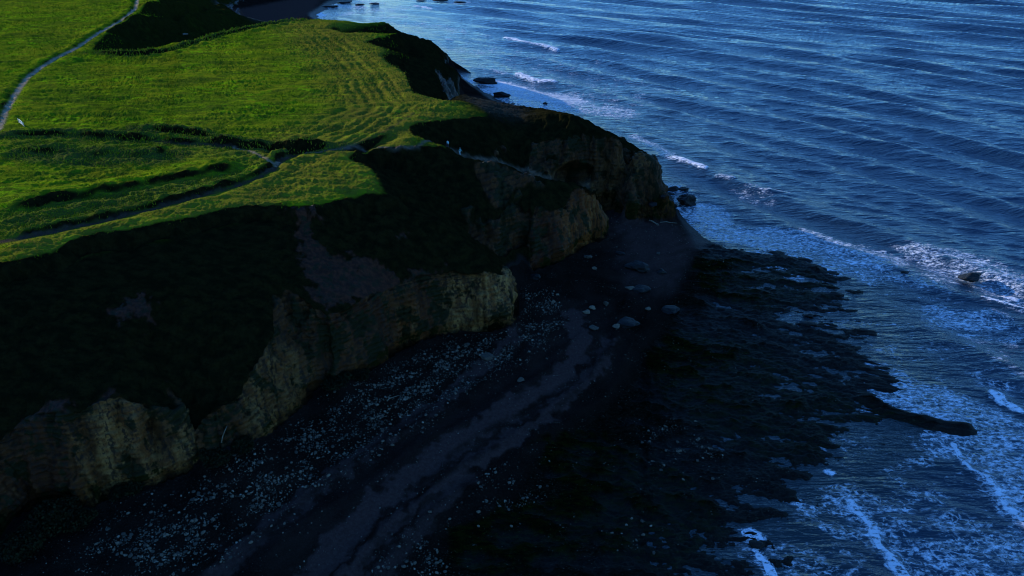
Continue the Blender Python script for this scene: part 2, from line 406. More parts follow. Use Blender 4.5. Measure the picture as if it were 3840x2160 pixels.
prof([(140, 150), (165, 147), (190, 150), (215, 155)], lambda d, a: .9 * gs(d, 0, 1.6), 12)
# wheel ruts and mown lines that follow the rim of the main field
rim = [W(*p) for p in [(826, 66, 28), (900, 110, 28), (950, 150, 28), (985, 180, 28), (1010, 212, 28), (1035, 245, 28), (1052, 262, 28), (1040, 285, 28), (1000, 305, 28), (950, 335, 28), (880, 368, 28)]]
d_rim, al = dist_line(rim, gx, gy, True)
for dd, am, wd in ((-2.0, .16, .45), (-3.4, .13, .4), (-6.0, .2, .7), (-8.2, .14, .6), (-10.6, .2, .8), (-13.4, .13, .8), (-16.5, .12, .9)):
    Z -= 1.7 * am * gs(d_rim + 0.8 * noise2(gx / 9, gy / 9, 5), dd, wd) * (np.abs(d_rim) < 25) * np.clip(1 + noise2(gx / 14, gy / 14, 9), .2, 1.5)
Mdry = np.maximum(Mdry, .85 * sstep(24, 6, np.abs(d_rim + 4)) * (Z > 26))
b9 = [(842, 386), (950, 336), (1010, 300), (1052, 264)]
stroke(Mpath, [(835, 382), (880, 366), (950, 338), (1000, 312), (1040, 285)], .15, .5, .35)

# broken turf scarp just under the near cliff-top rim
rimA = [W(*p) for p in [(-60, 672, 28), (0, 660, 28), (60, 646, 28), (115, 630, 28), (180, 607, 28), (250, 590, 28), (330, 572, 28), (420, 560, 28), (470, 545, 28), (540, 530, 28), (620, 516, 28), (700, 513, 28), (760, 519, 27.7), (830, 508, 27.5), (890, 493, 27.2), (950, 492, 26.6), (973, 488, 26.2), (991, 488, 25.7)]]
sl = window(rimA, 14)
d, al = dist_line(rimA, gx[sl], gy[sl], True)
d = d + 2.4 * fbm2(gx[sl] / 4.5, gy[sl] / 4.5, 4, 55) + .4
Z[sl] -= 1.5 * sstep(0, -1.5, d) * np.exp(np.minimum(0, d + 1.5) / 5.0)
# ------------------------------------------------------------------ surface classes
gz = Z
slope = np.hypot(np.gradient(blur(Z, 1.0), CELL, axis=1), np.gradient(blur(Z, 1.0), CELL, axis=0))
n1 = fbm2(gx / 6, gy / 6, 4, 31); n2 = fbm2(gx / 2.2, gy / 2.2, 3, 77)
rock = sstep(1.05, 1.5, slope + .25 * n2) * sstep(1.2, 2.5, Z) * (Z < 20) * ~((gx < -14) & (gy > 262)) * ~((gx < -48) & (gy > 225))
Mrock = np.maximum(Mrock, rock)
for pg in ([(1380, 420), (1469, 388), (1558, 385), (1610, 392), (1655, 420), (1660, 490), (1640, 520), (1520, 528), (1500, 500), (1434, 458)],
           [(1185, 408), (1250, 412), (1310, 436), (1360, 455), (1300, 470), (1270, 520), (1240, 530), (1215, 470)],
           [(1330, 460), (1372, 458), (1380, 478), (1340, 480)],
           [(1175, 560), (1240, 570), (1310, 590), (1310, 615), (1240, 610), (1180, 590)]):
    poly(Mrock, pg, .8, .9)
for pg in ([(270, 800), (300, 770), (325, 735), (350, 728), (362, 750), (392, 745), (402, 790), (400, 805), (350, 822), (330, 815), (290, 812)],
           [(700, 520), (770, 523), (850, 530), (820, 545), (780, 545), (800, 620), (850, 650), (930, 640), (985, 690), (1060, 680), (1140, 668), (1150, 690), (1090, 712), (1000, 745), (930, 765), (840, 780), (800, 770), (770, 700), (745, 600), (740, 560)],
           [(980, 590), (1000, 580), (1035, 588), (1040, 596), (985, 604)],
           [(60, 1040), (140, 1000), (200, 1020), (280, 990), (330, 1010), (300, 1040), (200, 1090), (60, 1080)]):
    poly(Mdirt, pg, .8)
poly(Msand, [(1530, 530), (1690, 535), (1780, 600), (1800, 625), (1750, 700), (1700, 740), (1600, 760), (1560, 700), (1540, 610)], 3.5, .7)
poly(Msand, [(1400, 740), (1540, 740), (1600, 900), (1500, 980), (1340, 1120), (1100, 1260), (980, 1449), (480, 1449), (700, 1290), (960, 1110), (1200, 950)], 2.5, .28)
stroke(Msand, [(1440, 790), (1465, 870), (1415, 950), (1260, 1050), (1130, 1130), (1010, 1215), (890, 1325), (790, 1460)], 1.1, 1.5, 1.0)
stroke(Msand, [(1530, 850), (1505, 930), (1410, 1022), (1285, 1108), (1150, 1190), (1040, 1275), (930, 1385), (880, 1460)], .6, 1.1, .9)
stroke(Msand, [(1300, 830), (1230, 910), (1110, 1010), (960, 1110), (800, 1225), (670, 1335), (540, 1450)], .7, 1.3, .7)
stroke(Msand, [(1180, 1200), (1090, 1290), (1000, 1400), (950, 1460)], .5, 1.5, .6)
poly(Msand, [(540, 0), (830, -20), (770, 45), (640, 60)], 3)
poly(Msand, [(1150, 200), (1240, 245), (1340, 300), (1170, 290)], 2, .35)
platform = [(1745, 640), (1790, 606), (2000, 635), (2190, 715), (2200, 800), (2260, 900), (2330, 1010), (2380, 1060), (2350, 1085), (2220, 1150), (2120, 1240), (2060, 1330), (2000, 1460), (1900, 1800),
            (1000, 1800), (1090, 1460), (1120, 1360), (1290, 1290), (1320, 1190), (1560, 1000), (1660, 850), (1720, 700)]
poly(Mplat, platform, 1.2, 1.0, flat=0.3)
poly(Mplat, [(1640, 480), (1700, 470), (1720, 520), (1660, 530)], 1, 1, flat=.5)
poly(Mplat, [(1180, 198), (1250, 205), (1320, 240), (1330, 270), (1260, 255), (1200, 225)], 1.5, .8, flat=0)
for pg in ([(1120, 1340), (1290, 1270), (1400, 1250), (1500, 1300), (1480, 1400), (1300, 1449), (1130, 1449)], [(1330, 1120), (1480, 1080), (1700, 1180), (1850, 1300), (1700, 1449), (1500, 1400), (1400, 1220)],
           [(1620, 900), (1700, 830), (1900, 860), (2100, 980), (2240, 1040), (2400, 1075), (2150, 1110), (1980, 1180), (1800, 1100), (1650, 1000)],
           [(1750, 640), (1990, 660), (2120, 720), (2050, 760), (1900, 790), (1750, 720)]):
    poly(Mweed, pg, 2, .95, flat=.3)
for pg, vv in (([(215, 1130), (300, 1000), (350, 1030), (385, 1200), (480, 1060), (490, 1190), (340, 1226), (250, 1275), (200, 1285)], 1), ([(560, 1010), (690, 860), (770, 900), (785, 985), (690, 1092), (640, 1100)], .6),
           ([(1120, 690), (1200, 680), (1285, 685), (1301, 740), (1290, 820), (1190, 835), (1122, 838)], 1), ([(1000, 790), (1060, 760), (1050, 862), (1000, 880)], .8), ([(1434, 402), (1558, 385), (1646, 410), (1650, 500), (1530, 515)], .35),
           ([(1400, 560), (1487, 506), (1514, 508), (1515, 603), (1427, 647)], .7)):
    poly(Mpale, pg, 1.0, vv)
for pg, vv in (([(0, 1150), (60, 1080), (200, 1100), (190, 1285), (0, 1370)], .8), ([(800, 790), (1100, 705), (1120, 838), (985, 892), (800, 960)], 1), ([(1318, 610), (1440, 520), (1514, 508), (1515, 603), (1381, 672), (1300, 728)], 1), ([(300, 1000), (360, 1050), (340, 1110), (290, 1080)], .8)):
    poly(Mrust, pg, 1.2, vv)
poly(Mdry, [(0, 612), (400, 528), (700, 430), (770, 385), (880, 395), (960, 440), (980, 490), (700, 520), (420, 562), (0, 665)], 1.0, .7)
# cobble belts
for pg in ([(520, 1449), (420, 1449), (180, 1449), (300, 1300), (520, 1240), (700, 1120), (900, 960), (1150, 850), (1290, 840), (1340, 720), (1400, 760), (1380, 860), (1200, 960), (1000, 1080), (800, 1210), (640, 1320)],
           [(900, 1449), (1120, 1449), (1100, 1380), (1300, 1180), (1330, 1200), (1340, 1290), (1250, 1260), (1000, 1400)],
           [(1640, 1060), (1780, 1110), (1800, 1200), (1660, 1160)], [(1560, 1340), (1760, 1380), (1700, 1420), (1580, 1400)]):
    poly(Mcob, pg, 2.0)

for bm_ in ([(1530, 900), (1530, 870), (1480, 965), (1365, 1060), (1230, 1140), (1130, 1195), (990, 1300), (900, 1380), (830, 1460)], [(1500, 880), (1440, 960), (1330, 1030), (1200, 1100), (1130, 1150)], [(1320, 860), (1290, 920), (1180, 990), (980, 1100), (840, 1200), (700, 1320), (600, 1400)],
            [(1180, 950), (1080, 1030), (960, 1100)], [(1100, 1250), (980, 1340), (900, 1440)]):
    stroke(Mworn_shade, bm_, .08, .8, .8)  # trough shade painted as dark strokes along the berms
# the platform: tilted strata just above and below the water
ux_ = gx * math.cos(R(-14)) + gy * math.sin(R(-14)); uy_ = -gx * math.sin(R(-14)) + gy * math.cos(R(-14))
wx_ = ux_ + 2.5 * fbm2(gx / 6, gy / 6, 3, 301); wy_ = uy_ + 1.5 * fbm2(gx / 6, gy / 6, 3, 302)
t1 = fbm2(wx_ / 7.0, wy_ / 2.4, 4, 3)
t2 = t1 * 3.2; terr = np.floor(t2) + sstep(.55, .95, t2 - np.floor(t2))          # tilted beds weather into steps
pl_h = .23 * terr + .30 * fbm2(wx_ / 13, wy_ / 6, 3, 8) + .16 * fbm2(wx_ / 1.6, wy_ / .8, 3, 9)
Z = Z + Mplat * (.13 + pl_h * 1.05 + .30 * fbm2(gx / 15, gy / 8, 3, 333))
# ledge that runs out into the surf
tongue = [W(2180, 1000, .3), W(2230, 1030, .3), W(2300, 1052, .3), (W(2380, 1070, .3)), W(2425, 1078, 0)]
d = dist_line(tongue, gx, gy)
Z = np.maximum(Z, np.where(d < 6, 0.75 * (1 - sstep(.0, 3.2, d + 2.2 * n2 + 1.6 * n1)) + .35 * n2 + .12 * np.floor(2.5 * n2) - .35 * (d > 1.5), -9))
# berms on the shingle
berm1 = [(1565, 770), (1530, 880), (1480, 950), (1370, 1050), (1240, 1130), (1120, 1205), (1000, 1290), (900, 1380), (830, 1460)]
berm2 = [(1440, 860), (1400, 920), (1250, 1010), (1050, 1130), (860, 1250), (720, 1350), (620, 1460)]
berm3 = [(1330, 880), (1230, 960), (1050, 1060), (860, 1180), (700, 1290), (560, 1400), (500, 1460)]
berm4 = [(1620, 800), (1560, 960), (1440, 1050), (1300, 1150), (1150, 1230), (1010, 1350), (940, 1460)]
for bm, am in ((berm1, .55), (berm2, .4), (berm3, .35), (berm4, .35)):
    pts = [G(*p) for p in bm]; sl = window(pts, 12)
    d, al = dist_line(pts, gx[sl], gy[sl], True)
    d = d + 1.3 * noise2(al / 11, al * 0 + am * 10, 4)
    Z[sl] += am * np.where(d > 0, np.exp(-d / 3.0), np.exp(d / .7)) * np.clip(1 + .6 * noise2(al / 16, al * 0, 6), .2, 1.6) - am * .4 * gs(d, -1.6, .9)
Mcusp = np.zeros_like(Z)

# ------------------------------------------------------------------ fine ground mesh: columns fan out, rows follow the surface
NU, NV = 1250, 1500
u = np.concatenate([np.linspace(-1.5, -.82, 40, endpoint=False), np.linspace(-.82, .50, NU - 110, endpoint=False), np.linspace(.50, 1.2, 70)])
yc = np.concatenate([np.arange(12, 520, .25), np.arange(520, 1000, 2), np.geomspace(1000, 3500, 40)])
def xfan(uu, yy): return uu * (0.866 * yy + 32)
A_x = xfan(u[:, None], yc[None, :]); A_z = samp(Z, A_x, yc[None, :] + 0 * A_x)
dy = np.diff(yc)[None, :]; dzc = np.abs(np.diff(A_z, axis=1))
ym = .5 * (yc[1:] + yc[:-1])[None, :]
dist = np.sqrt(ym ** 2 * 1.1 + (H - 15) ** 2)
sd = (H - 12) / dist; cd = ym / dist
wt = (dy * sd * 1.0 + dzc * cd * 1.3) / dist + dy * 2e-5
wt = blur(wt, 3.0)
wt = blur(wt[:, ::1], 5.0)
cum = np.concatenate([np.zeros((len(u), 1)), np.cumsum(wt, axis=1)], axis=1)
cum /= cum[:, -1:]
tt = np.linspace(0, 1, NV)
VY = np.stack([np.interp(tt, cum[i], yc) for i in range(len(u))])
VX = xfan(u[:, None], VY)
VZ = samp(Z, VX, VY)
GX = samp(np.gradient(blur(Z, 1.0), CELL, axis=1), VX, VY); GY = samp(np.gradient(blur(Z, 1.0), CELL, axis=0), VX, VY)
nn = np.sqrt(1 + GX ** 2 + GY ** 2)
at = {}
WN1 = fbm2(VX / 2.6, VY / 2.6, 4, 401); WN2 = fbm2(VX / 2.6, VY / 2.6, 4, 402); WN3 = fbm2(VX / 1.5, VY / 1.5, 3, 403)
for nm, A in (('path', Mpath), ('dirt', Mdirt), ('weed', Mweed), ('sand', Msand), ('lush', Mlush), ('dry', Mdry), ('scrub', Mscrub), ('rock', Mrock), ('plat', Mplat), ('cob', Mcob), ('worn_shade', Mworn_shade), ('pale', Mpale), ('rust', Mrust)):
    if nm in ('dirt', 'weed', 'sand', 'cob', 'pale', 'rust', 'dry', 'scrub'):
        at[nm] = samp(A, VX + 2.6 * WN1, VY + 2.6 * WN2)
    elif nm == 'path':
        at[nm] = samp(A, VX + .35 * WN1, VY + .35 * WN2) * np.clip(.8 + .8 * WN3, .35, 1)
    else:
        at[nm] = samp(A, VX, VY)
sl_v = np.hypot(GX, GY)
land = sstep(6.2, 8.0, VZ + 1.2 * noise2(VX / 3, VY / 3, 21))      # above the beach
land = land * (1 - at['sand'])
rk = np.clip(at['rock'], 0, 1)
nb = fbm2(VX / 3, VY / 3, 4, 41)
rk = sstep(.35, .6, rk + .25 * nb)
dirt = sstep(.35, .75, at['dirt'] * .9 + .5 * nb + .35 * fbm2(VX / .8, VY / .8, 3, 404)) * (at['dirt'] > .05) * (1 - rk)
grass = np.clip(land * (1 - rk) * (1 - dirt), 0, 1)
flatg = sstep(.45, .25, sl_v)
pth = np.clip(at['path'], 0, 1)
# displacement
tus = fbm2(VX / 1.3 + .3 * VY, VY / .8, 3, 101)                        # tussocks
tus2 = fbm2(VX / 5.0, VY / 2.6, 3, 111)
dune = fbm2(VX / 22, VY / 9, 2, 121)
patch = sstep(-.25, .35, fbm2(VX / 17, VY / 12, 3, 131))
tus3 = np.maximum(0, fbm2(VX / .75, VY / .55, 2, 103))
rough_ = .35 + .9 * sstep(-.3, .4, fbm2(VX / 24, VY / 10, 3, 133))
hg = (tus * (.20 + .10 * patch) + tus3 * .26) * rough_ + tus * .25 * at['scrub'] + tus2 * (.34 + .30 * at['scrub']) + .22 * fbm2(VX / 9 + VY / 40, VY / 2.2, 3, 134) + dune * .34 * flatg
hg = hg * (1 - .7 * sstep(.2, .8, at['worn_shade'])) * (1 - pth)
slopeveg = .75 * fbm2(VX / 1.6, VY / 1.6, 3, 141) + .3 * fbm2(VX / 6, VY / 6, 2, 142)
hgrass = hg * flatg + slopeveg * (1 - flatg) * .9
r3 = (1.1 * noise3(VX / 4.2, VY / 4.2, VZ / 7, 5) + .75 * noise3(VX / 1.7, VY / 1.7, VZ / 2.6, 6) + .40 * noise3(VX / .8, VY / .8, VZ / .7, 7) + .22 * noise3(VX / .4, VY / .4, VZ / .32, 8))
r3 = .85 * r3 + 1.5 * (np.abs(noise3(VX / 3.6, VY / 3.6, VZ / 24, 9)) ** .6 - .6) + .7 * (np.abs(noise3(VX / 1.5, VY / 1.5, VZ / 9, 10)) ** .6 - .5)
bed = VZ * 1.1 + .5 * noise3(VX / 6, VY / 6, VZ / 6, 12); r3 = r3 + .28 * sstep(.2, .5, np.abs((bed % 1) - .5) * 2)
r3 = r3 - 1.0 * np.exp(-((VZ - 4.6) / .9) ** 2)                    # undercut foot
def hollow(px, py, z, rx, rz, dep_):
    c_ = W(px, py, z); q = ((VX - c_[0]) / rx) ** 2 + ((VY - c_[1]) / (rx * 1.2)) ** 2 + ((VZ - c_[2]) / rz) ** 2
    return -dep_ * np.exp(-q ** 2)
r3 = r3 + hollow(1442, 448, 11.2, 4.6, 3.0, 8.0) + hollow(1245, 822, 5.2, 2.6, 1.6, 2.2) + hollow(1100, 770, 8, 1.6, 6, 1.5) + hollow(830, 900, 9, 1.8, 7, 1.6) + hollow(385, 1110, 10, 1.2, 6, 1.6) + hollow(180, 1150, 9, 1.2, 7, 1.4)
hd = .45 * fbm2(VX / 2.5 + VZ * .3, VY / 2.5, 4, 151)
beach = 1 - land
cobn = np.maximum(0, fbm2(VX / .9, VY / .9, 3, 161)) * .22 * at['cob'] + .035 * fbm2(VX / .5, VY / .5, 2, 162) + .12 * fbm2(VX / 7, VY / 7, 3, 163) * (1 - .7 * at['sand'])
pln = at['plat'] * (.22 * fbm2(VX / 1.1, VY / .55, 4, 171) + .10 * np.abs(fbm2(VX / .6, VY / .5, 2, 172)))
disp = hgrass * grass + r3 * rk * 1.0 * (VZ > 1.2) + hd * dirt + (cobn + pln) * beach * (1 - rk)
VX2 = VX - GX / nn * disp; VY2 = VY - GY / nn * disp; VZ2 = VZ + disp / nn
# far ground falls back to plain field/sea floor
far = sstep(560, 640, VY)
VZ2 = VZ2 * (1 - far) + far * np.where(VX < -.22 * VY - 60, 27, -4)

nU, nV = VX.shape
co = np.stack([VX2, VY2, VZ2], -1).reshape(-1, 3)
idx = np.arange(nU * nV).reshape(nU, nV)
quads = np.stack([idx[:-1, :-1], idx[1:, :-1], idx[1:, 1:], idx[:-1, 1:]], -1).reshape(-1, 4)

def mesh_from(name, verts, faces, smooth=True, cols=None):
    me = bpy.data.meshes.new(name)
    nf, k = faces.shape
    me.vertices.add(len(verts)); me.vertices.foreach_set('co', verts.astype(np.float32).ravel())
    me.loops.add(nf * k); me.loops.foreach_set('vertex_index', faces.astype(np.int32).ravel())
    me.polygons.add(nf); me.polygons.foreach_set('loop_start', (np.arange(nf) * k).astype(np.int32))
    me.polygons.foreach_set('loop_total', np.full(nf, k, np.int32))
    me.polygons.foreach_set('use_smooth', np.full(nf, smooth))
    if cols:
        for cn, arr in cols.items():
            ca = me.color_attributes.new(cn, 'FLOAT_COLOR', 'POINT')
            ca.data.foreach_set('color', arr.astype(np.float32).ravel())
    me.update(calc_edges=True)
    return me

def link(name, me, mat=None, parent=None):
    o = bpy.data.objects.new(name, me); C.objects.link(o)
    if mat: me.materials.append(mat)
    if parent: o.parent = parent
    return o
def tag(o, label=None, cat=None, group=None, kind=None):
    for k_, v_ in (('label', label), ('category', cat), ('group', group), ('kind', kind)):
        if v_: o[k_] = v_
    return o

# ------------------------------------------------------------------ materials
class NT:
    def __init__(s, name):
        s.m = bpy.data.materials.new(name); s.m.use_nodes = True
        s.t = s.m.node_tree; s.bsdf = s.t.nodes['Principled BSDF']; s.out = s.t.nodes['Material Output']
        s.co = s.t.nodes.new('ShaderNodeNewGeometry').outputs['Position']
    def n(s, ty, **kw):
        nd = s.t.nodes.new(ty)
        for a, b in kw.items(): setattr(nd, a, b)
        return nd
    def put(s, sock, v):
        if isinstance(v, bpy.types.NodeSocket): s.t.links.new(v, sock)
        elif isinstance(v, tuple) and len(v) == 3 and sock.type == 'RGBA': sock.default_value = (*v, 1)
        else: sock.default_value = v
    def noise(s, scale=(1, 1, 1), sc=1.0, detail=4, rough=.55, dist=0, rot=0):
        mp = s.n('ShaderNodeMapping'); s.put(mp.inputs['Vector'], s.co); mp.inputs['Scale'].default_value = scale; mp.inputs['Rotation'].default_value = (0, 0, rot)
        nd = s.n('ShaderNodeTexNoise'); s.t.links.new(mp.outputs[0], nd.inputs['Vector'])
        nd.inputs['Scale'].default_value = sc; nd.inputs['Detail'].default_value = detail; nd.inputs['Roughness'].default_value = rough; nd.inputs['Distortion'].default_value = dist
        return nd.outputs[0]
    def voro(s, sc, feature='F1', out='Distance', scale=(1, 1, 1)):
        mp = s.n('ShaderNodeMapping'); s.put(mp.inputs['Vector'], s.co); mp.inputs['Scale'].default_value = scale
        nd = s.n('ShaderNodeTexVoronoi', feature=feature); s.t.links.new(mp.outputs[0], nd.inputs['Vector']); nd.inputs['Scale'].default_value = sc
        return nd.outputs[out]
    def ramp(s, v, a, b, o0=0.0, o1=1.0):
        nd = s.n('ShaderNodeMapRange', interpolation_type='SMOOTHSTEP')
        s.put(nd.inputs['Value'], v); nd.inputs['From Min'].default_value = a; nd.inputs['From Max'].default_value = b
        nd.inputs['To Min'].default_value = o0; nd.inputs['To Max'].default_value = o1
        return nd.outputs[0]
    def math(s, op, a, b=0.0):
        nd = s.n('ShaderNodeMath', operation=op); s.put(nd.inputs[0], a); s.put(nd.inputs[1], b); return nd.outputs[0]
    def mix(s, f, a, b):
        nd = s.n('ShaderNodeMix', data_type='RGBA'); s.put(nd.inputs['Factor'], f)
        s.put(nd.inputs[6], a if isinstance(a, bpy.types.NodeSocket) else (*a, 1)); s.put(nd.inputs[7], b if isinstance(b, bpy.types.NodeSocket) else (*b, 1))
        return nd.outputs[2]
    def attr(s, name):
        a = s.n('ShaderNodeAttribute', attribute_name=name); sp = s.n('ShaderNodeSeparateColor'); s.t.links.new(a.outputs['Color'], sp.inputs[0])
        return sp.outputs[0], sp.outputs[1], sp.outputs[2], a.outputs['Alpha']
    def bump(s, h, strength=1.0, dist=.1, normal=None):
        b = s.n('ShaderNodeBump'); s.put(b.inputs['Height'], h); b.inputs['Strength'].default_value = strength; b.inputs['Distance'].default_value = dist
        if normal is not None: s.t.links.new(normal, b.inputs['Normal'])
        return b.outputs[0]

def mat_ground():
    k = NT('coastal_ground')
    gr, ro, di, pa = k.attr('ma')          # grass, rock, dirt, path
    we, sa, co_, dr = k.attr('mb')         # weed, sand, cobble, dry
    sc_, pt, wo, wet = k.attr('mc')        # scrub, patch, path wear plus painted berm shade, shore damp plus painted slope shade
    pal, rus, _b, _o = k.attr('md')
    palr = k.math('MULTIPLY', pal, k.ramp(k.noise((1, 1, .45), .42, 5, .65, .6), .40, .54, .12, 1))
    # grass
    a = k.noise((1, 1.4, 1), .055, 3); b = k.noise((1, 1.8, 1), .45, 4, .6); c = k.noise((1, 1.3, 1), 3.2, 4, .7)
    st_ = k.noise((.10, .62, 1), 1.0, 4, .6, .4); big_ = k.noise((1, 1.5, 1), .11, 4, .62, .6)
    g = k.mix(k.ramp(a, .40, .60), (.066, .112, .004), (.132, .150, .006))
    g = k.mix(k.ramp(big_, .44, .60, 0, .8), g, (.046, .074, .006))
    g = k.mix(k.ramp(st_, .50, .64, 0, .75), g, (.150, .215, .004))
    g = k.mix(k.ramp(b, .46, .66, 0, .8), g, (.038, .062, .005))
    g = k.mix(k.math('MULTIPLY', k.ramp(b, .50, .60), pt), g, (.125, .235, .004))
    g = k.mix(k.math('MULTIPLY', k.ramp(c, .50, .72), .55), g, (.120, .090, .014))
    g = k.mix(k.math('MULTIPLY', dr, k.ramp(c, .30, .62)), g, (.130, .092, .016))
    g = k.mix(k.math('MULTIPLY', sc_, k.ramp(c, .34, .54)), g, (.040, .050, .013))
    rank = k.mix(k.ramp(b, .35, .65), (.005, .006, .0025), (.014, .012, .004))  # slope grass kept near black: shade below the rim painted into its colour
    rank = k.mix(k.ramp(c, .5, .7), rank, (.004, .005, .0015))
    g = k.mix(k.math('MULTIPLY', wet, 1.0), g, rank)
    # clay
    d1 = k.noise((1, 1, .35), 1.6, 5, .65)
    dcol = k.mix(k.ramp(d1, .38, .62), (.058, .018, .008), (.020, .008, .004)); dcol = k.mix(k.ramp(k.noise((1, 1, 1), .8, 4, .65), .5, .62, 0, .85), dcol, (.010, .012, .004))
    # cliff rock: vertical stains and beds
    v1 = k.noise((1, 1, .16), .55, 4, .6, 1.0); v2 = k.noise((1, 1, .12), 1.5, 5, .65); v3 = k.noise((.3, .3, 2.2), 1.1, 4, .6); v4 = k.noise((1, 1, 1), 5, 5, .7)
    r = k.mix(k.ramp(v1, .36, .62), (.036, .014, .005), (.070, .027, .008))
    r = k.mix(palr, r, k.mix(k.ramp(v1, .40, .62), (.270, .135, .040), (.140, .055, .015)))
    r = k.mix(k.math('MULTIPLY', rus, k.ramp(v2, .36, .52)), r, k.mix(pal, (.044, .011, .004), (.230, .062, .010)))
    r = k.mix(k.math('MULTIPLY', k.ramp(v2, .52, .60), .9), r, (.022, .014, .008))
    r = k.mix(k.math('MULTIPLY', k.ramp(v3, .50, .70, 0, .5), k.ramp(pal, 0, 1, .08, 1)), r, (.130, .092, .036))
    r = k.mix(k.ramp(v4, .52, .68, 0, .85), r, (.018, .014, .008))
    vg = k.noise((1, 1, .7), .30, 5, .65)
    r = k.mix(k.ramp(k.math('SUBTRACT', vg, k.math('MULTIPLY', pal, .10)), .49, .54, 0, .95), r, (.011, .012, .003))
    # beach
    e1 = k.noise((1, 1, 1), .22, 5, .6); e2 = k.noise((1, 1, 1), 6, 4, .7)
    s = k.mix(k.ramp(e1, .35, .65), (.005, .0035, .003), (.012, .008, .006))
    s = k.mix(k.ramp(e2, .45, .75, 0, .6), s, (.034, .024, .018))
    e3 = k.noise((1, 1, 1), 2.2, 5, .72)
    sand = k.mix(k.ramp(e3, .35, .7), (.040, .022, .019), (.060, .036, .030))
    s = k.mix(sa, s, sand)
    cc = k.voro(2.2, 'F1', 'Color'); cs = k.n('ShaderNodeSeparateColor'); k.t.links.new(cc, cs.inputs[0])
    st = k.math('MULTIPLY', k.ramp(cs.outputs[0], .62, .85), k.ramp(k.voro(2.2), .26, .14))
    s = k.mix(k.math('MULTIPLY', st, co_), s, (.30, .26, .17))
    w1 = k.noise((.6, 1.6, 1), .9, 5, .65)
    w2 = k.noise((.7, 1.7, 1), 3.2, 4, .7)
    wd = k.mix(k.ramp(w1, .4, .65), (.002, .0025, .001), (.008, .009, .0015)); wd = k.mix(k.ramp(w2, .58, .72), wd, (.030, .036, .008))
    wd2 = k.mix(k.ramp(w1, .42, .62), (.003, .003, .002), (.008, .006, .004)); wd2 = k.mix(k.ramp(w2, .56, .72), wd2, (.050, .042, .026))
    s = k.mix(pt, s, wd2); s = k.mix(k.math('MULTIPLY', k.math('MULTIPLY', wo, _b), k.ramp(e1, .35, .6)), s, (.006, .005, .004))  # berm strokes darken the beach as painted trough shade
    s = k.mix(we, s, wd)
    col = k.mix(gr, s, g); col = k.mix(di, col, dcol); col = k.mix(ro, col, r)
    pc = k.mix(k.ramp(e2, .35, .7), k.mix(pal, (.070, .048, .034), (.42, .32, .22)), k.mix(pal, (.036, .026, .018), (.26, .19, .13)))
    col = k.mix(pa, col, pc)
    k.put(k.bsdf.inputs['Base Color'], col)
    rough = k.ramp(k.math('SUBTRACT', wet, gr), 0, 1, .95, .55)
    k.put(k.bsdf.inputs['Roughness'], rough)
    k.put(k.bsdf.inputs['Specular IOR Level'], k.ramp(k.math('SUBTRACT', wet, gr), 0, 1, .0, .08))
    nb = k.bump(k.noise((1, 1, 1), 2.4, 6, .7), .9, .22)
    gfine = k.noise((1, 1, 1), 9, 3, .7)
    k.put(k.bsdf.inputs['Normal'], k.bump(gfine, .8, .07, nb))
    return k.m
m_ground = mat_ground()
one = np.ones_like(VX)
patchv = np.where(land > .5, patch, at['plat'])
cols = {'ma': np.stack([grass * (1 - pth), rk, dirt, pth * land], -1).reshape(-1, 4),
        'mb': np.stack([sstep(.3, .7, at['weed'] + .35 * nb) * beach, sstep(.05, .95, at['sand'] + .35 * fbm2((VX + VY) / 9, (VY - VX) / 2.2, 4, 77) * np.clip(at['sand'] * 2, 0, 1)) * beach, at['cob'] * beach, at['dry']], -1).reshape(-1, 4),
        'mc': np.stack([at['scrub'], patchv, at['worn_shade'], np.where(land > .02, np.maximum(1 - flatg, sstep(27.3, 25.6, VZ)) * np.where((VY > 235) & (VX < -55), .95, 1), sstep(1.0, .2, VZ2))], -1).reshape(-1, 4),  # alpha: painted slope shade below the rim, shore damp on the beach
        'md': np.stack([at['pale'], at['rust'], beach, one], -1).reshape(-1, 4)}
cls = np.zeros(len(quads), int)          # 0 grass, 1 cliff, 2 beach, 3 platform, 4 path, 5 sea bed
fq = lambda A: A.reshape(-1)[quads[:, 0]]
cls[:] = 0
cls[fq(beach) > .5] = 2
cls[(fq(beach) > .5) & (fq(at['plat']) > .5)] = 3
cls[(fq(rk) > .5) | (fq(dirt) > .5)] = 1
cls[(fq(pth) > .5) & (fq(beach) < .5)] = 4
cls[(fq(VZ) < -.6)] = 5
for ci, nm in enumerate(('grassland', 'cliff', 'beach', 'rock_platform', 'path', 'sea_bed')):
    q = quads[cls == ci]
    if not len(q): continue
    used, inv = np.unique(q, return_inverse=True)
    me = mesh_from(nm, co[used], inv.reshape(-1, 4), True, {a: b[used] for a, b in cols.items()})
    o = link(nm, me, m_ground); tag(o, kind='structure')

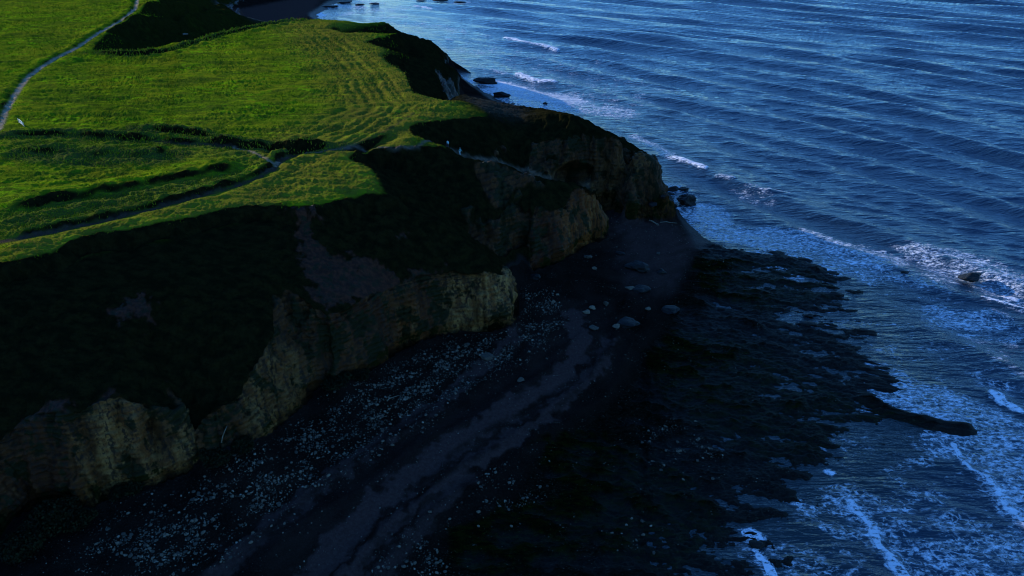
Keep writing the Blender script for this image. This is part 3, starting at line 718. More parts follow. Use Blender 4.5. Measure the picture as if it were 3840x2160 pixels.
# ------------------------------------------------------------------ the sea
NR, NC = 1550, 1250
v = np.linspace(30.0 ** -.5, 2500.0 ** -.5, NR)
sy = np.concatenate([v ** -2.0, np.geomspace(2600, 3600, 6)])
su = np.concatenate([np.linspace(-2, -.62, 30, endpoint=False), np.linspace(-.62, .80, NC - 60, endpoint=False), np.linspace(.80, 2.5, 30)])
SY = sy[None, :] + 0 * su[:, None]; SX = su[:, None] * (0.866 * SY + 39)
def foam_strokes():
    Fm = np.zeros_like(SX)                  # foam strength 0..1
    Cr = np.zeros_like(SX)                  # raised crest
    def st(pts, half, soft, val, crest=0, ragged=.5):
        P = [W(p[0], p[1], 0) for p in pts]
        xs = [p[0] for p in P]; ys = [p[1] for p in P]; pad = half + soft + 4
        m = (SX > min(xs) - pad) & (SX < max(xs) + pad) & (SY > min(ys) - pad) & (SY < max(ys) + pad)
        x = SX[m]; y = SY[m]
        wob = ragged * (half + .25) * 1.6 * fbm2(x / (half * 2.2 + 1.2), y / (half * 2.2 + 1.2), 3, 3) + .5 * noise2(x / 5, y / 5, 8)
        dd = dist_line(P, x, y) + wob
        Fm[m] = np.maximum(Fm[m], val * (1 - sstep(half, half + soft, dd)))
        if crest: Cr[m] = np.maximum(Cr[m], crest * np.exp(-(dd / (half + .6)) ** 2))
    # sunlit breakers
    st([(1272, 96), (1300, 102), (1330, 111), (1365, 117), (1400, 126)], 1.6, 1.4, 1, .9)
    st([(1240, 178), (1255, 182), (1270, 187)], .9, 1.2, .8, .4); st([(1308, 190), (1320, 196), (1350, 205), (1390, 209)], 1.5, 1.6, 1, .8)
    st([(1215, 88), (1240, 92)], .8, 2, .5, .5)
    st([(1048, 15), (1062, 16), (1082, 20)], 1.8, 1.5, 1, .5); st([(1110, 3), (1150, 6), (1175, 5)], 1.2, 2, .8); st([(860, 6), (910, 3), (960, 8)], 2, 3, .7)
    st([(762, 36), (790, 33), (805, 38)], 4, 3, 1); st([(770, 28), (840, 14), (900, 20)], 4, 6, .85); st([(800, 42), (900, 30), (1000, 22)], 5, 9, .62); st([(850, 38), (880, 35)], 2, 3, .9); st([(960, 45), (1010, 42)], 2, 4, .7); st([(1030, 60), (1110, 66), (1160, 80)], 3, 7, .5); st([(1126, 99), (1134, 102)], .7, .8, .9, .5)
    st([(1160, 125), (1190, 132), (1230, 130)], 3, 6, .5); st([(930, 45), (960, 38)], 2, 4, .5)
    # surf in the cove, in shade
    st([(1135, 190), (1165, 199), (1195, 206)], 1.6, 2.5, .85); st([(1200, 205), (1260, 212), (1300, 220)], 4, 6, .98); st([(1250, 232), (1300, 232), (1350, 240), (1430, 250)], 6, 7, .97)
    st([(1270, 262), (1330, 270), (1380, 268)], 6, 6, .95); st([(1420, 265), (1500, 276), (1540, 282)], 5, 7, .9); st([(1490, 258), (1530, 261), (1570, 270)], .8, 2.5, .6, .4)
    st([(1600, 345), (1650, 372), (1690, 396), (1705, 402)], 1.6, 2.6, .75, .3); st([(1700, 400), (1722, 408), (1768, 426)], 1.1, 1.2, 1, .6); st([(1806, 446), (1838, 453)], .6, .9, .9, .4)
    st([(1935, 481), (1982, 487)], .5, .8, 1, .3); st([(1880, 478), (1920, 500)], 3, 3, .5); st([(1620, 480), (1690, 478), (1720, 500)], 3, 4, .6)
    # surf along the beach and platform
    st([(1690, 470), (1690, 500), (1710, 530), (1750, 575)], 1.8, 3, .75); st([(1760, 530), (1790, 560), (1830, 590), (1900, 590), (1960, 605)], 4.0, 4, .95)
    st([(1960, 605), (2040, 615), (2140, 640), (2200, 650)], 4.5, 5, .9); st([(2000, 640), (2100, 670), (2170, 690)], 3, 4, .7); st([(2170, 650), (2260, 690), (2340, 710)], 3, 6, .6)
    st([(2305, 632), (2360, 642), (2430, 662), (2500, 690), (2560, 715)], 2.2, 4.5, .85, .3); st([(2400, 660), (2480, 690), (2560, 730), (2600, 760)], 4.5, 6, .68)
    st([(2360, 680), (2440, 680), (2480, 715)], 1.6, 3, .8); st([(2475, 754), (2510, 763), (2560, 778), (2590, 785)], .45, .7, 1, .5); st([(2530, 745), (2556, 748)], .7, .8, 1, .4)
    st([(2385, 795), (2430, 800), (2490, 810)], 3, 3.5, .85); st([(2400, 812), (2450, 840), (2540, 830)], 2, 4, .6)
    st([(2190, 970), (2215, 1000), (2250, 1012), (2330, 1030), (2400, 1055), (2430, 1075)], 1.0, 2.2, .95, .25); st([(2260, 985), (2340, 1005), (2440, 1035), (2540, 1085), (2600, 1110)], 2.6, 4, .85)
    st([(2508, 992), (2522, 1012), (2560, 1030)], .8, .9, 1, .5); st([(2460, 950), (2520, 980), (2600, 985)], 1, 3, .55)
    st([(2395, 1120), (2440, 1110), (2520, 1130), (2580, 1180), (2560, 1240)], 2.4, 4, .85)
    st([(2400, 1120), (2412, 1150), (2440, 1182), (2478, 1200), (2505, 1232), (2530, 1275), (2565, 1300), (2600, 1345)], .35, 1.3, .98, .4); st([(2510, 1180), (2560, 1260), (2600, 1330)], 2.2, 4, .75)
    st([(2143, 1266), (2160, 1288), (2192, 1322), (2204, 1352), (2212, 1372), (2240, 1396), (2252, 1425), (2285, 1458)], .5, 1.6, .98, .4); st([(2175, 1285), (2230, 1340), (2330, 1400), (2420, 1440)], 2.8, 4, .62)
    st([(2300, 1260), (2400, 1330), (2500, 1440)], 2.2, 5, .5); st([(2400, 1400), (2500, 1430), (2600, 1400)], 2.5, 4, .8)
    st([(1885, 1342), (1905, 1356), (1902, 1385), (1925, 1420), (1950, 1460)], .6, 1.1, 1, .2); st([(1910, 1380), (1960, 1430)], 1.4, 3, .6)
    st([(2070, 1098), (2068, 1125), (2072, 1146)], .3, .7, .9); st([(2072, 1118), (2100, 1122), (2130, 1135)], .2, .6, .7); st([(2082, 1186), (2092, 1190)], .35, .5, 1)
    st([(1975, 1255), (2010, 1265), (2040, 1285)], .4, 1.6, .7); st([(2080, 1330), (2100, 1345), (2150, 1352)], .3, 1.2, .85); st([(2220, 1020), (2200, 1050), (2170, 1030)], .5, 2, .6)
    st([(2130, 1280), (2100, 1330), (2060, 1370)], 2, 5, .5); st([(1980, 620), (1900, 640), (2000, 700)], .6, 4, .6)
    st([(2100, 800), (2200, 830), (2300, 900), (2250, 930)], 4, 10, .30); st([(2250, 1150), (2350, 1230), (2400, 1300)], 5, 9, .34); st([(2020, 1400), (2080, 1420)], 3, 5, .45)
    st([(2300, 720), (2400, 770), (2560, 900), (2560, 960)], 5, 12, .28); st([(2140, 905), (2280, 950)], .5, 3, .6)
    st([(1000, 70), (1300, 160), (1500, 230)], 12, 40, .30)
    return Fm, Cr
Fm, Cr = foam_strokes()
hw = np.zeros_like(SX)
rng = np.random.RandomState(4)
shore = sstep(-.4, -2.0, samp(blur(Z, 6), SX, SY))
nearw = sstep(330, 150, SY); farw = sstep(200, 430, SY); midw = np.clip(1 - nearw - farw, 0, 1) + .25
for ang, lam, amp, env in ((60, 27, .52, farw), (57, 21, .32, farw), (64, 35, .30, farw), (55, 14, .12, farw), (43, 21, .46, midw), (40, 26, .30, midw), (46, 16, .22, midw), (37, 12, .12, midw),
                           (35, 15, .32, nearw), (32, 19, .22, nearw), (39, 11, .16, nearw), (29, 8, .07, nearw)):
    th = R(ang); ph = rng.rand() * 6.28
    wx = SX + 5 * noise2(SX / 95, SY / 95, int(ang)); wy = SY + 5 * noise2(SX / 95, SY / 95, int(ang) + 3)
    p = (wx * math.cos(th) + wy * math.sin(th)) * 2 * math.pi / lam + ph
    along = -wx * math.sin(th) + wy * math.cos(th); across = wx * math.cos(th) + wy * math.sin(th)
    cr = np.sin(p)
    hw += env * 1.5 * amp * (1.1 * np.exp(1.6 * (cr - 1)) + .45 * cr - .35) * np.clip(.95 + .7 * noise2(along / 170, across / 30, int(lam)), .3, 1.6)
rip = 0
for ang, lam, amp in ((60, 5.6, .085), (66, 4.2, .06), (52, 7.4, .09), (72, 3.2, .035), (64, 2.5, .025), (78, 5.0, .035)):
    th = R(ang); wx = SX + 2.0 * noise2(SX / 22, SY / 16, int(ang)); wy = SY + 1.6 * noise2(SX / 22, SY / 15, int(ang) + 7)
    along = -wx * math.sin(th) + wy * math.cos(th); across = wx * math.cos(th) + wy * math.sin(th)
    rip = rip + 1.45 * amp * sstep(lam * .42, lam * .25, 2.2e-4 * SY ** 1.5) * np.sin(across * 2 * math.pi / lam + ang) * np.clip(.6 + 1.2 * noise2(along / 26 + ang, across / 7, 2), 0, 2)
fade = sstep(1200, 500, SY)
SZ = (hw * (.05 + .95 * shore) * 1.0 + rip * (.15 + .85 * shore)) * fade + Cr * .9 * (.4 + .6 * shore)
SZ = SZ + .05 * Fm * fbm2(SX / 1.2, SY / .8, 2, 5)
sco = np.stack([SX, SY, SZ], -1).reshape(-1, 3)
sidx = np.arange(SX.size).reshape(SX.shape)
sq = np.stack([sidx[:-1, :-1], sidx[1:, :-1], sidx[1:, 1:], sidx[:-1, 1:]], -1).reshape(-1, 4)
# drop water well inside the land
under = samp(blur(Z, 2), SX, SY).reshape(-1)
inl = (under[sq].min(1) > 2.5) & (SX.reshape(-1)[sq[:, 0]] < 300) & (SY.reshape(-1)[sq[:, 0]] < 640)
sq = sq[~inl]
def mat_sea():
    k = NT('sea_water')
    fo, cr, sh, _ = k.attr('foam')
    tint = k.mix(k.noise((1, 1, 1), .02, 3), (.006, .020, .046), (.008, .028, .060))
    base = k.mix(sh, (.010, .018, .020), tint)
    # lacy foam
    def warp(scale, amp):
        nz = k.n('ShaderNodeTexNoise'); k.t.links.new(k.co, nz.inputs['Vector']); nz.inputs['Scale'].default_value = scale; nz.inputs['Detail'].default_value = 4
        sb_ = k.n('ShaderNodeVectorMath', operation='SUBTRACT'); k.t.links.new(nz.outputs['Color'], sb_.inputs[0]); sb_.inputs[1].default_value = (.5, .5, .5)
        ml = k.n('ShaderNodeVectorMath', operation='SCALE'); k.t.links.new(sb_.outputs[0], ml.inputs[0]); ml.inputs['Scale'].default_value = amp
        ad = k.n('ShaderNodeVectorMath', operation='ADD'); k.t.links.new(ml.outputs[0], ad.inputs[0]); k.t.links.new(k.co, ad.inputs[1]); return ad.outputs[0]
    wv = warp(.55, 3.4)
    def net(sc, scale):
        mp = k.n('ShaderNodeMapping'); k.t.links.new(wv, mp.inputs['Vector']); mp.inputs['Scale'].default_value = scale
        nd = k.n('ShaderNodeTexVoronoi', feature='DISTANCE_TO_EDGE'); k.t.links.new(mp.outputs[0], nd.inputs['Vector']); nd.inputs['Scale'].default_value = sc; return nd.outputs['Distance']
    n = k.noise((.55, 1.2, 1), .30, 6, .68, .5); n2 = k.noise((.6, 1.2, 1), 1.5, 5, .7, .3)
    l1 = k.ramp(net(.42, (.55, 1, 1)), .13, .0); l2 = k.ramp(net(1.05, (.6, 1, 1)), .17, .0)
    lace = k.math('MAXIMUM', l1, k.math('MULTIPLY', l2, .85))
    cov = k.math('ADD', k.math('MULTIPLY', fo, .92), k.math('MULTIPLY', k.math('SUBTRACT', n, .5), 2.4))
    cov = k.math('ADD', cov, k.math('MULTIPLY', k.math('SUBTRACT', n2, .5), .9))
    f1 = k.math('MULTIPLY', k.math('MULTIPLY', lace, k.ramp(cov, .30, .85)), k.ramp(n2, .38, .60))
    f2 = k.math('MULTIPLY', k.ramp(cov, .80, 1.25), k.ramp(n2, .36, .56))
    f3 = k.math('MULTIPLY', k.ramp(fo, .94, .99), k.ramp(n2, .36, .50))
    f = k.math('MAXIMUM', k.math('MAXIMUM', f1, f2), f3)
    f = k.math('MULTIPLY', f, k.ramp(fo, .03, .25))
    base = k.mix(k.math('MULTIPLY', k.ramp(fo, .3, .95), .22), base, (.03, .10, .16))
    col = k.mix(f, base, (.68, .70, .76))
    k.put(k.bsdf.inputs['Base Color'], col)
    k.put(k.bsdf.inputs['Roughness'], k.ramp(f, 0, 1, .06, .9))
    k.bsdf.inputs['IOR'].default_value = 1.333; k.bsdf.inputs['Specular IOR Level'].default_value = .7
    r0 = k.noise((.22, 1.0, 1), .32, 3, .6, .3); r1 = k.noise((.26, 1.0, 1), .95, 4, .62, .2); r2 = k.noise((.45, 1.1, 1), 2.6, 3, .6)
    b = k.bump(r0, 1.0, .75); b = k.bump(r1, .9, .45, b); b = k.bump(r2, .5, .10, b)
    b = k.bump(k.math('MULTIPLY', f, 1.0), .6, .10, b)
    k.put(k.bsdf.inputs['Normal'], b)
    return k.m
fc = np.stack([Fm, Cr, shore, one[:1, :1].repeat(SX.shape[0], 0).repeat(SX.shape[1], 1)], -1).reshape(-1, 4)
used, inv = np.unique(sq, return_inverse=True)
sea = link('sea', mesh_from('sea', sco[used], inv.reshape(-1, 4), True, {'foam': fc[used]}), mat_sea()); tag(sea, kind='structure')

# ------------------------------------------------------------------ stones, boulders and rocks
def ico(sub):
    import bmesh
    bm = bmesh.new(); bmesh.ops.create_icosphere(bm, subdivisions=sub, radius=1)
    v_ = np.array([v.co[:] for v in bm.verts]); f_ = np.array([[v.index for v in f.verts] for f in bm.faces]); bm.free()
    return v_, f_
I1, I2, I3, I4 = ico(1), ico(2), ico(3), ico(4)
def rock_verts(base, seed, rough=.25, cuts=9):
    rg = np.random.RandomState(seed); vv = base[0].copy()
    for _ in range(cuts):                                  # flat broken faces
        n_ = rg.randn(3); n_ /= np.linalg.norm(n_); d_ = rg.uniform(.55, .9)
        e = np.maximum(0, vv @ n_ - d_); vv = vv - e[:, None] * n_ * .9
    o_ = rg.rand(3) * 50
    q_ = vv * 1.4 + o_; r_ = noise3(q_[:, 0], q_[:, 1], q_[:, 2], seed) * rough
    q_ = vv * 3.7 + o_; r_ = r_ + noise3(q_[:, 0], q_[:, 1], q_[:, 2], seed + 5) * rough * .45
    q_ = vv * 9 + o_; r_ = r_ + noise3(q_[:, 0], q_[:, 1], q_[:, 2], seed + 9) * rough * .2
    return vv * (1 + r_[:, None])
def mat_stone(name, c1, c2, c3, rough=.85, vary=True):
    k = NT(name)
    n_ = k.noise((1, 1, 1), 2.2, 5, .65); n2_ = k.noise((1, 1, 3), 5, 4, .6)
    col = k.mix(k.ramp(n_, .38, .62), c1, c2); col = k.mix(k.ramp(n2_, .52, .7), col, c3)
    if vary:
        oi = k.n('ShaderNodeObjectInfo'); col = k.mix(k.math('MULTIPLY', oi.outputs['Random'], .65), col, c3)
    k.put(k.bsdf.inputs['Base Color'], col); k.bsdf.inputs['Roughness'].default_value = rough; k.bsdf.inputs['Specular IOR Level'].default_value = .2
    k.put(k.bsdf.inputs['Normal'], k.bump(k.noise((1, 1, 1), 6, 5, .7), .8, .08))
    return k.m
m_dark = mat_stone('wet_dark_rock', (.004, .0035, .003), (.010, .008, .005), (.003, .003, .002), .6)
m_grey = mat_stone('grey_boulder', (.055, .046, .034), (.085, .070, .048), (.030, .025, .018))
m_pale = mat_stone('pale_limestone', (.13, .10, .065), (.18, .14, .09), (.05, .04, .028))
def ground(x, y): return float(samp(Z, x, y))
def boulder(name, label, cat, px, py, wpx, hrat, mat, seed, asp=.75, rot=None, base=None, group=None, sink=.25, zf=None, rough=.25):
    p = G(px, py) if zf is None else W(px, py, zf)
    depth = p[1] * .866 + (H - p[2]) * .5
    w_ = wpx / F * depth / 2
    rg = random.Random(seed)
    vv = rock_verts(base or I3, seed, rough) * np.array([w_, w_ * asp, w_ * hrat])
    o = link(name, mesh_from(name, vv, (base or I3)[1], False), mat)
    o.location = (p[0], p[1], p[2] + w_ * hrat * (1 - 2 * sink)); o.rotation_euler = (0, 0, rg.uniform(-.4, .4) if rot is None else rot)
    return tag(o, label, cat, group)
boulder('sea_rock', 'large dark rounded rock standing alone in the sunlit surf near the right edge', 'rock', 2440, 703, 70, .30, m_dark, 11, .6, .15, I4, zf=0)
boulder('sea_rock', 'jagged black rock rising from the water just off the headland foot', 'rock', 1732, 512, 60, .62, m_dark, 12, .7, .1, I4, zf=0, rough=.4)
boulder('sea_rock', 'small dark rock in the foam left of the large lone sea rock', 'rock', 2278, 690, 34, .4, m_dark, 13, .6, 0, I3, zf=-.1)
boulder('sea_rock', 'long low dark rock in the surf of the far cove', 'rock', 1225, 209, 64, .28, m_dark, 14, .45, -.1, I4, zf=0)
boulder('sea_rock', 'dark rock at the end of the spit in the far cove', 'rock', 1262, 243, 46, .34, m_dark, 15, .5, -.1, I3, zf=0)
boulder('sea_rock', 'tiny dark rock in the foam of the far cove', 'rock', 1371, 262, 13, .5, m_dark, 16, .8, 0, I2, zf=0)
boulder('sea_rock', 'dark rock awash with one white splash on its right side', 'rock', 1938, 483, 20, .4, m_dark, 17, .6, 0, I2, zf=0)
boulder('sea_rock', 'flat dark rock in shallow water off the weedy platform', 'rock', 2030, 816, 46, .28, m_dark, 18, .5, 0, I3, zf=0)
boulder('sea_rock', 'small dark rock just above the flat rock off the platform', 'rock', 2034, 796, 26, .4, m_dark, 19, .6, 0, I2, zf=0)
boulder('sea_rock', 'dark rock at the outer corner of the weedy platform', 'rock', 2100, 742, 44, .25, m_dark, 20, .5, 0, I3, zf=0)
boulder('sea_rock', 'black rock lapped by foam at the bottom of the picture', 'rock', 1905, 1372, 40, .4, m_dark, 21, .8, 0, I3, zf=0)
boulder('headland_boulder', 'black fallen boulder at the very toe of the headland', 'boulder', 1690, 478, 34, .5, m_dark, 22, .7, 0, I3)
boulder('headland_boulder', 'flat black boulder in the water beside the headland toe', 'boulder', 1722, 478, 28, .35, m_dark, 23, .6, 0, I3, zf=0)
boulder('headland_boulder', 'black boulder at the cliff foot left of the headland toe', 'boulder', 1668, 498, 30, .5, m_dark, 24, .8, 0, I3)
boulder('headland_boulder', 'low dark boulder on the sand below the headland', 'boulder', 1640, 520, 26, .4, m_dark, 25, .8, 0, I3)
for q_, (x_, y_, w_) in enumerate(((868, 7, 46), (905, 12, 30), (943, 10, 30), (830, 17, 50), (1108, 2, 40), (1156, 7, 34), (1060, 3, 26))):
    boulder('reef_rock', ['low dark reef rock in the far surf, closest to the distant beach', 'second far reef rock out from the distant beach', 'far reef rock with a white wave at its right', 'broad flat reef rock nearest the far waterline',
            'far reef rock at the top edge above the breaker', 'rightmost far reef rock at the top edge', 'small far reef rock above the first lone breaker'][q_], 'rock', x_, y_, w_, .14, m_dark, 40 + q_, .6, 0, I2, zf=0, group='reef rocks in the far surf')
BB = [(1605, 677, 62, .42, m_dark, 'largest dark boulder lying on the open shingle, low and rounded'), (1665, 687, 28, .5, m_dark, 'small dark boulder right of the largest one on the shingle'),
      (1612, 731, 46, .3, m_dark, 'low dark weedy boulder below the largest boulder'), (1575, 817, 60, .3, m_dark, 'flat dark boulder half buried in the middle of the beach'),
      (1686, 784, 52, .34, m_dark, 'dark boulder at the inner edge of the weedy platform'), (1475, 787, 20, .6, m_pale, 'pale blocky boulder, left one of a pair on the grey beach'),
      (1490, 777, 18, .6, m_pale, 'pale blocky boulder, right one of a pair on the grey beach'), (1524, 770, 14, 1.2, m_grey, 'tall narrow grey slab standing right of the pale pair'),
      (1585, 726, 22, .4, m_pale, 'pale slab leaning against the low weedy boulder'), (1492, 827, 30, .35, m_grey, 'broad grey slab below the pale pair of boulders'),
      (1552, 824, 22, .5, m_pale, 'pale boulder touching the flat half-buried dark one'), (1225, 901, 34, .55, m_grey, 'big smooth grey boulder on the cobbles below the pale buttress'),
      (1496, 676, 14, .6, m_pale, 'small pale boulder near the foot of the orange buttress'), (1480, 649, 22, .45, m_grey, 'grey slab at the foot of the orange buttress'),
      (1655, 640, 14, .5, m_grey, 'small grey boulder on the smooth dark sand'), (1310, 958, 22, .5, m_grey, 'brownish grey boulder on the shingle bank in mid beach'),
      (1175, 868, 16, .5, m_grey, 'grey boulder just below the pale buttress corner'), (1630, 780, 14, .6, m_pale, 'lone pale stone left of the platform edge boulder'),
      (1393, 760, 12, .5, m_pale, 'pale stone at the top of the cobble belt'), (1402, 742, 10, .5, m_pale, 'small pale stone beside the cliff foot path of cobbles'),
      (1345, 700, 30, .45, m_dark, 'dark fallen block under the left end of the orange buttress'), (1560, 640, 24, .4, m_dark, 'dark low block right of the orange buttress foot')]
for q_, (x_, y_, w_, h_, mt_, lb_) in enumerate(BB):
    boulder('boulder', lb_, 'boulder', x_, y_, w_, h_, mt_, 60 + q_, .8, None, I3)
boulder('pale_rock', 'pale rounded rock on the bank above the shaded valley', 'rock', 467, 88, 14, .5, m_pale, 95, .7, .5, I3)

# cobbles: three hundred of them as single stones, the finest ones as one scatter
rg = np.random.RandomState(12)
def scatter(n, r0, r1, seed, dens):
    out = []; rr = np.random.RandomState(seed)
    while len(out) < n:
        x_ = rr.uniform(-75, 60, 4000); y_ = rr.uniform(52, 165, 4000)
        m_ = samp(dens, x_, y_); zz = samp(Z, x_, y_); cl = .35 + 1.9 * fbm2((x_ + y_) / 7, (y_ - x_) / 3.2, 3, 88)
        px_ = x_ / (y_ * .866 + (H - zz) * .5)
        ok = (rr.rand(4000) < m_ * np.clip(cl, .03, 1)) & (np.abs(px_) < .72) & (zz > .3) & (zz < 7) & (slopeb(x_, y_) < .6)
        for a_, b_, c_ in zip(x_[ok], y_[ok], zz[ok]):
            out.append((a_, b_, c_, r0 + (r1 - r0) * rr.rand() ** 3.4))
    return out[:n]
SL = np.hypot(np.gradient(blur(Z, 1.0), CELL, axis=1), np.gradient(blur(Z, 1.0), CELL, axis=0))
def slopeb(x, y): return samp(SL, x, y)
protos = []
for q_ in range(8):
    vv = rock_verts(I2, 200 + q_, .18, 7) * np.array([1, rg.uniform(.65, .95), rg.uniform(.45, .65)])
    protos.append(mesh_from('cobble', vv, I2[1], True)); protos[-1].materials.append(m_pale if q_ % 3 else m_grey)
big = sorted(scatter(3600, .08, .34, 5, Mcob), key=lambda t: -t[3] / math.hypot(t[1], 75))
for q_, (x_, y_, z_, r_) in enumerate(big[:290]):
    o = bpy.data.objects.new('cobble', protos[q_ % 8]); C.objects.link(o)
    o.location = (x_, y_, z_ + r_ * .15); o.scale = (r_, r_, r_); o.rotation_euler = (rg.uniform(-.2, .2), rg.uniform(-.2, .2), rg.uniform(0, 6.28))
    tag(o, 'pale cobblestone lying loose on the dark shingle below the cliffs', 'cobblestone', 'pale cobblestones on the shingle')
small = [(a_, b_, c_, r_) for a_, b_, c_, r_ in big[290:]] + scatter(15000, .035, .14, 6, np.maximum(Mcob, .10 * (Z > .4) * (Z < 4.5)))
sm = np.array(small); nS = len(sm)
bv, bf = I1
rv = np.stack([rock_verts(I1, 300 + q_, .25, 5) for q_ in range(12)])
ang = rg.uniform(0, 6.28, nS); ca, sa_ = np.cos(ang), np.sin(ang)
base_v = rv[rg.randint(0, 12, nS)] * np.stack([np.ones(nS), rg.uniform(.6, 1, nS), rg.uniform(.4, .7, nS)], -1)[:, None, :] * sm[:, 3][:, None, None]
allv = np.stack([base_v[..., 0] * ca[:, None] - base_v[..., 1] * sa_[:, None] + sm[:, 0][:, None], base_v[..., 0] * sa_[:, None] + base_v[..., 1] * ca[:, None] + sm[:, 1][:, None],
                 base_v[..., 2] + sm[:, 2][:, None] + .03], -1).reshape(-1, 3)
allf = (bf[None] + (np.arange(nS) * len(bv))[:, None, None]).reshape(-1, 3)
tone = np.repeat(rg.rand(nS) ** 2.2, len(bv)); tone = np.stack([tone, tone, tone, np.ones_like(tone)], -1)
k = NT('shingle_stone'); t0 = k.attr('tone')[0]
k.put(k.bsdf.inputs['Base Color'], k.mix(t0, (.022, .016, .011), (.24, .20, .14))); k.bsdf.inputs['Roughness'].default_value = .85; k.bsdf.inputs['Specular IOR Level'].default_value = .2
tag(link('shingle', mesh_from('shingle', allv, allf, True, {'tone': tone}), k.m), 'small pale and grey stones strewn over the dark beach', 'shingle', kind='stuff')

# ------------------------------------------------------------------ driftwood
def mat_plain(name, c1, c2, rough=.8, sc=4):
    k = NT(name); k.put(k.bsdf.inputs['Base Color'], k.mix(k.ramp(k.noise((1, 1, 1), sc, 4, .6), .4, .6), c1, c2)); k.bsdf.inputs['Roughness'].default_value = rough
    k.bsdf.inputs['Specular IOR Level'].default_value = .25
    return k.m
m_wood = mat_plain('weathered_driftwood', (.16, .13, .09), (.10, .08, .055))
def tube(pts, rad, n=8):
    P = np.array(pts, float); V_ = []; F_ = []
    for i in range(len(P)):
        t_ = P[min(i + 1, len(P) - 1)] - P[max(i - 1, 0)]; t_ /= np.linalg.norm(t_) + 1e-9
        a_ = np.cross(t_, (0, 0, 1)) if abs(t_[2]) < .9 else np.cross(t_, (1, 0, 0)); a_ /= np.linalg.norm(a_); b_ = np.cross(t_, a_)
        r_ = rad[i] if hasattr(rad, '__len__') else rad
        for j in range(n):
            th = 2 * math.pi * j / n; V_.append(P[i] + r_ * (math.cos(th) * a_ + math.sin(th) * b_))
    for i in range(len(P) - 1):
        for j in range(n): F_.append((i * n + j, i * n + (j + 1) % n, (i + 1) * n + (j + 1) % n, (i + 1) * n + j))
    V_ = np.array(V_); me = bpy.data.meshes.new('tube'); me.from_pydata([tuple(v) for v in V_], [], [tuple(f) for f in F_] + [tuple(range(n))[::-1], tuple(range((len(P) - 1) * n, len(P) * n))])
    for p in me.polygons: p.use_smooth = True
    return me
def log(label, pxs, rad, lift=0.1, branch=None):
    pts = []
    for i, (x_, y_) in enumerate(pxs):
        g = G(x_, y_); pts.append((g[0], g[1], g[2] + lift + .05 * math.sin(i * 2.1)))
    b0 = np.array(pts[0]); me = tube(np.array(pts) - b0, [rad * (1 - .55 * i / (len(pts) - 1)) for i in range(len(pts))])
    o = link('driftwood_log', me, m_wood); o.location = b0; tag(o, label, 'driftwood', 'driftwood on the beach')
log('pale driftwood log on the dark sand beneath the headland', [(1632, 555), (1641, 559), (1650, 563), (1657, 566)], .22)
log('thin driftwood branch pointing to the water right of the pale log', [(1660, 561), (1676, 560), (1690, 561), (1703, 563)], .12)
log('pale pole propped on the scree between the two near cliffs', [(558, 1118), (563, 1106), (569, 1094), (575, 1084)], .09, .2)
log('bent pale branch on the cobbles in mid beach', [(974, 1012), (980, 1004), (990, 1000), (1003, 998)], .1)
log('short driftwood stick among cobbles under the pale buttress', [(1381, 755), (1387, 761), (1393, 767)], .1)

# ------------------------------------------------------------------ bushes at the cliff foot
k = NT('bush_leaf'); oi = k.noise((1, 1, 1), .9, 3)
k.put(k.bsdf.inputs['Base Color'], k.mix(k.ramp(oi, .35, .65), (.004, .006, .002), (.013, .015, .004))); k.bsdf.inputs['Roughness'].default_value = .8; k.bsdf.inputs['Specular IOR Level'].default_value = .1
m_leaf = k.m
m_stem = mat_plain('bush_stem', (.05, .035, .02), (.03, .02, .012))
def bush(label, px, py, r, h, seed, n=2600, group='bushes at the cliff foot', mat=None):
    p = G(px, py); rr = np.random.RandomState(seed)
    o = bpy.data.objects.new('bush', None); C.objects.link(o); o.location = (p[0], p[1], p[2] - .1); tag(o, label, 'bush', group)
    lob = [(rr.uniform(-.55, .55) * r, rr.uniform(-.55, .55) * r, rr.uniform(.35, .75) * h, rr.uniform(.4, .65)) for _ in range(7)] + [(0, 0, h * .45, .8)]
    V_ = []; F_ = []
    for i in range(n):
        lx, ly, lz, ls = lob[rr.randint(len(lob))]
        d_ = rr.randn(3); d_ /= np.linalg.norm(d_); rad = rr.uniform(.65, 1.05)
        c_ = np.array((lx + d_[0] * ls * r * rad, ly + d_[1] * ls * r * rad, max(.05, lz + d_[2] * ls * h * .75 * rad)))
        a_ = rr.randn(3); a_ /= np.linalg.norm(a_); b_ = np.cross(a_, rr.randn(3)); b_ /= np.linalg.norm(b_); s_ = rr.uniform(.07, .16)
        k_ = len(V_); V_ += [c_ - a_ * s_ * 1.6, c_ + b_ * s_, c_ + a_ * s_ * 1.6, c_ - b_ * s_]; F_.append((k_, k_ + 1, k_ + 2, k_ + 3))
    link('foliage', mesh_from('foliage', np.array(V_), np.array(F_), False), m_leaf, o)
    for i in range(3):
        t_ = rr.uniform(-.4, .4, 2) * r
        link('stem', tube([(0, 0, 0), (t_[0] * .4, t_[1] * .4, h * .35), (t_[0], t_[1], h * .8)], [.08, .06, .03], 6), m_stem, o)
    return o
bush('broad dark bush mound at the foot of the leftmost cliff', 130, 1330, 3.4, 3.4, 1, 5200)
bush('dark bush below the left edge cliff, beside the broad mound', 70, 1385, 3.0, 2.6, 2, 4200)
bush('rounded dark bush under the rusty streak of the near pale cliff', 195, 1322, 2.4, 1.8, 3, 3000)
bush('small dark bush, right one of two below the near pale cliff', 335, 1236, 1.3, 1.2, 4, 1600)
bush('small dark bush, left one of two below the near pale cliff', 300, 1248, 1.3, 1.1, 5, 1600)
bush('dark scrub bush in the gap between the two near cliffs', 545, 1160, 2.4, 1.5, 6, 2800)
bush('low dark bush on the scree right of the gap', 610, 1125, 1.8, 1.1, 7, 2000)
bush('bush on the debris mound beneath the dark red cliff', 850, 968, 2.2, 1.2, 8, 2400)
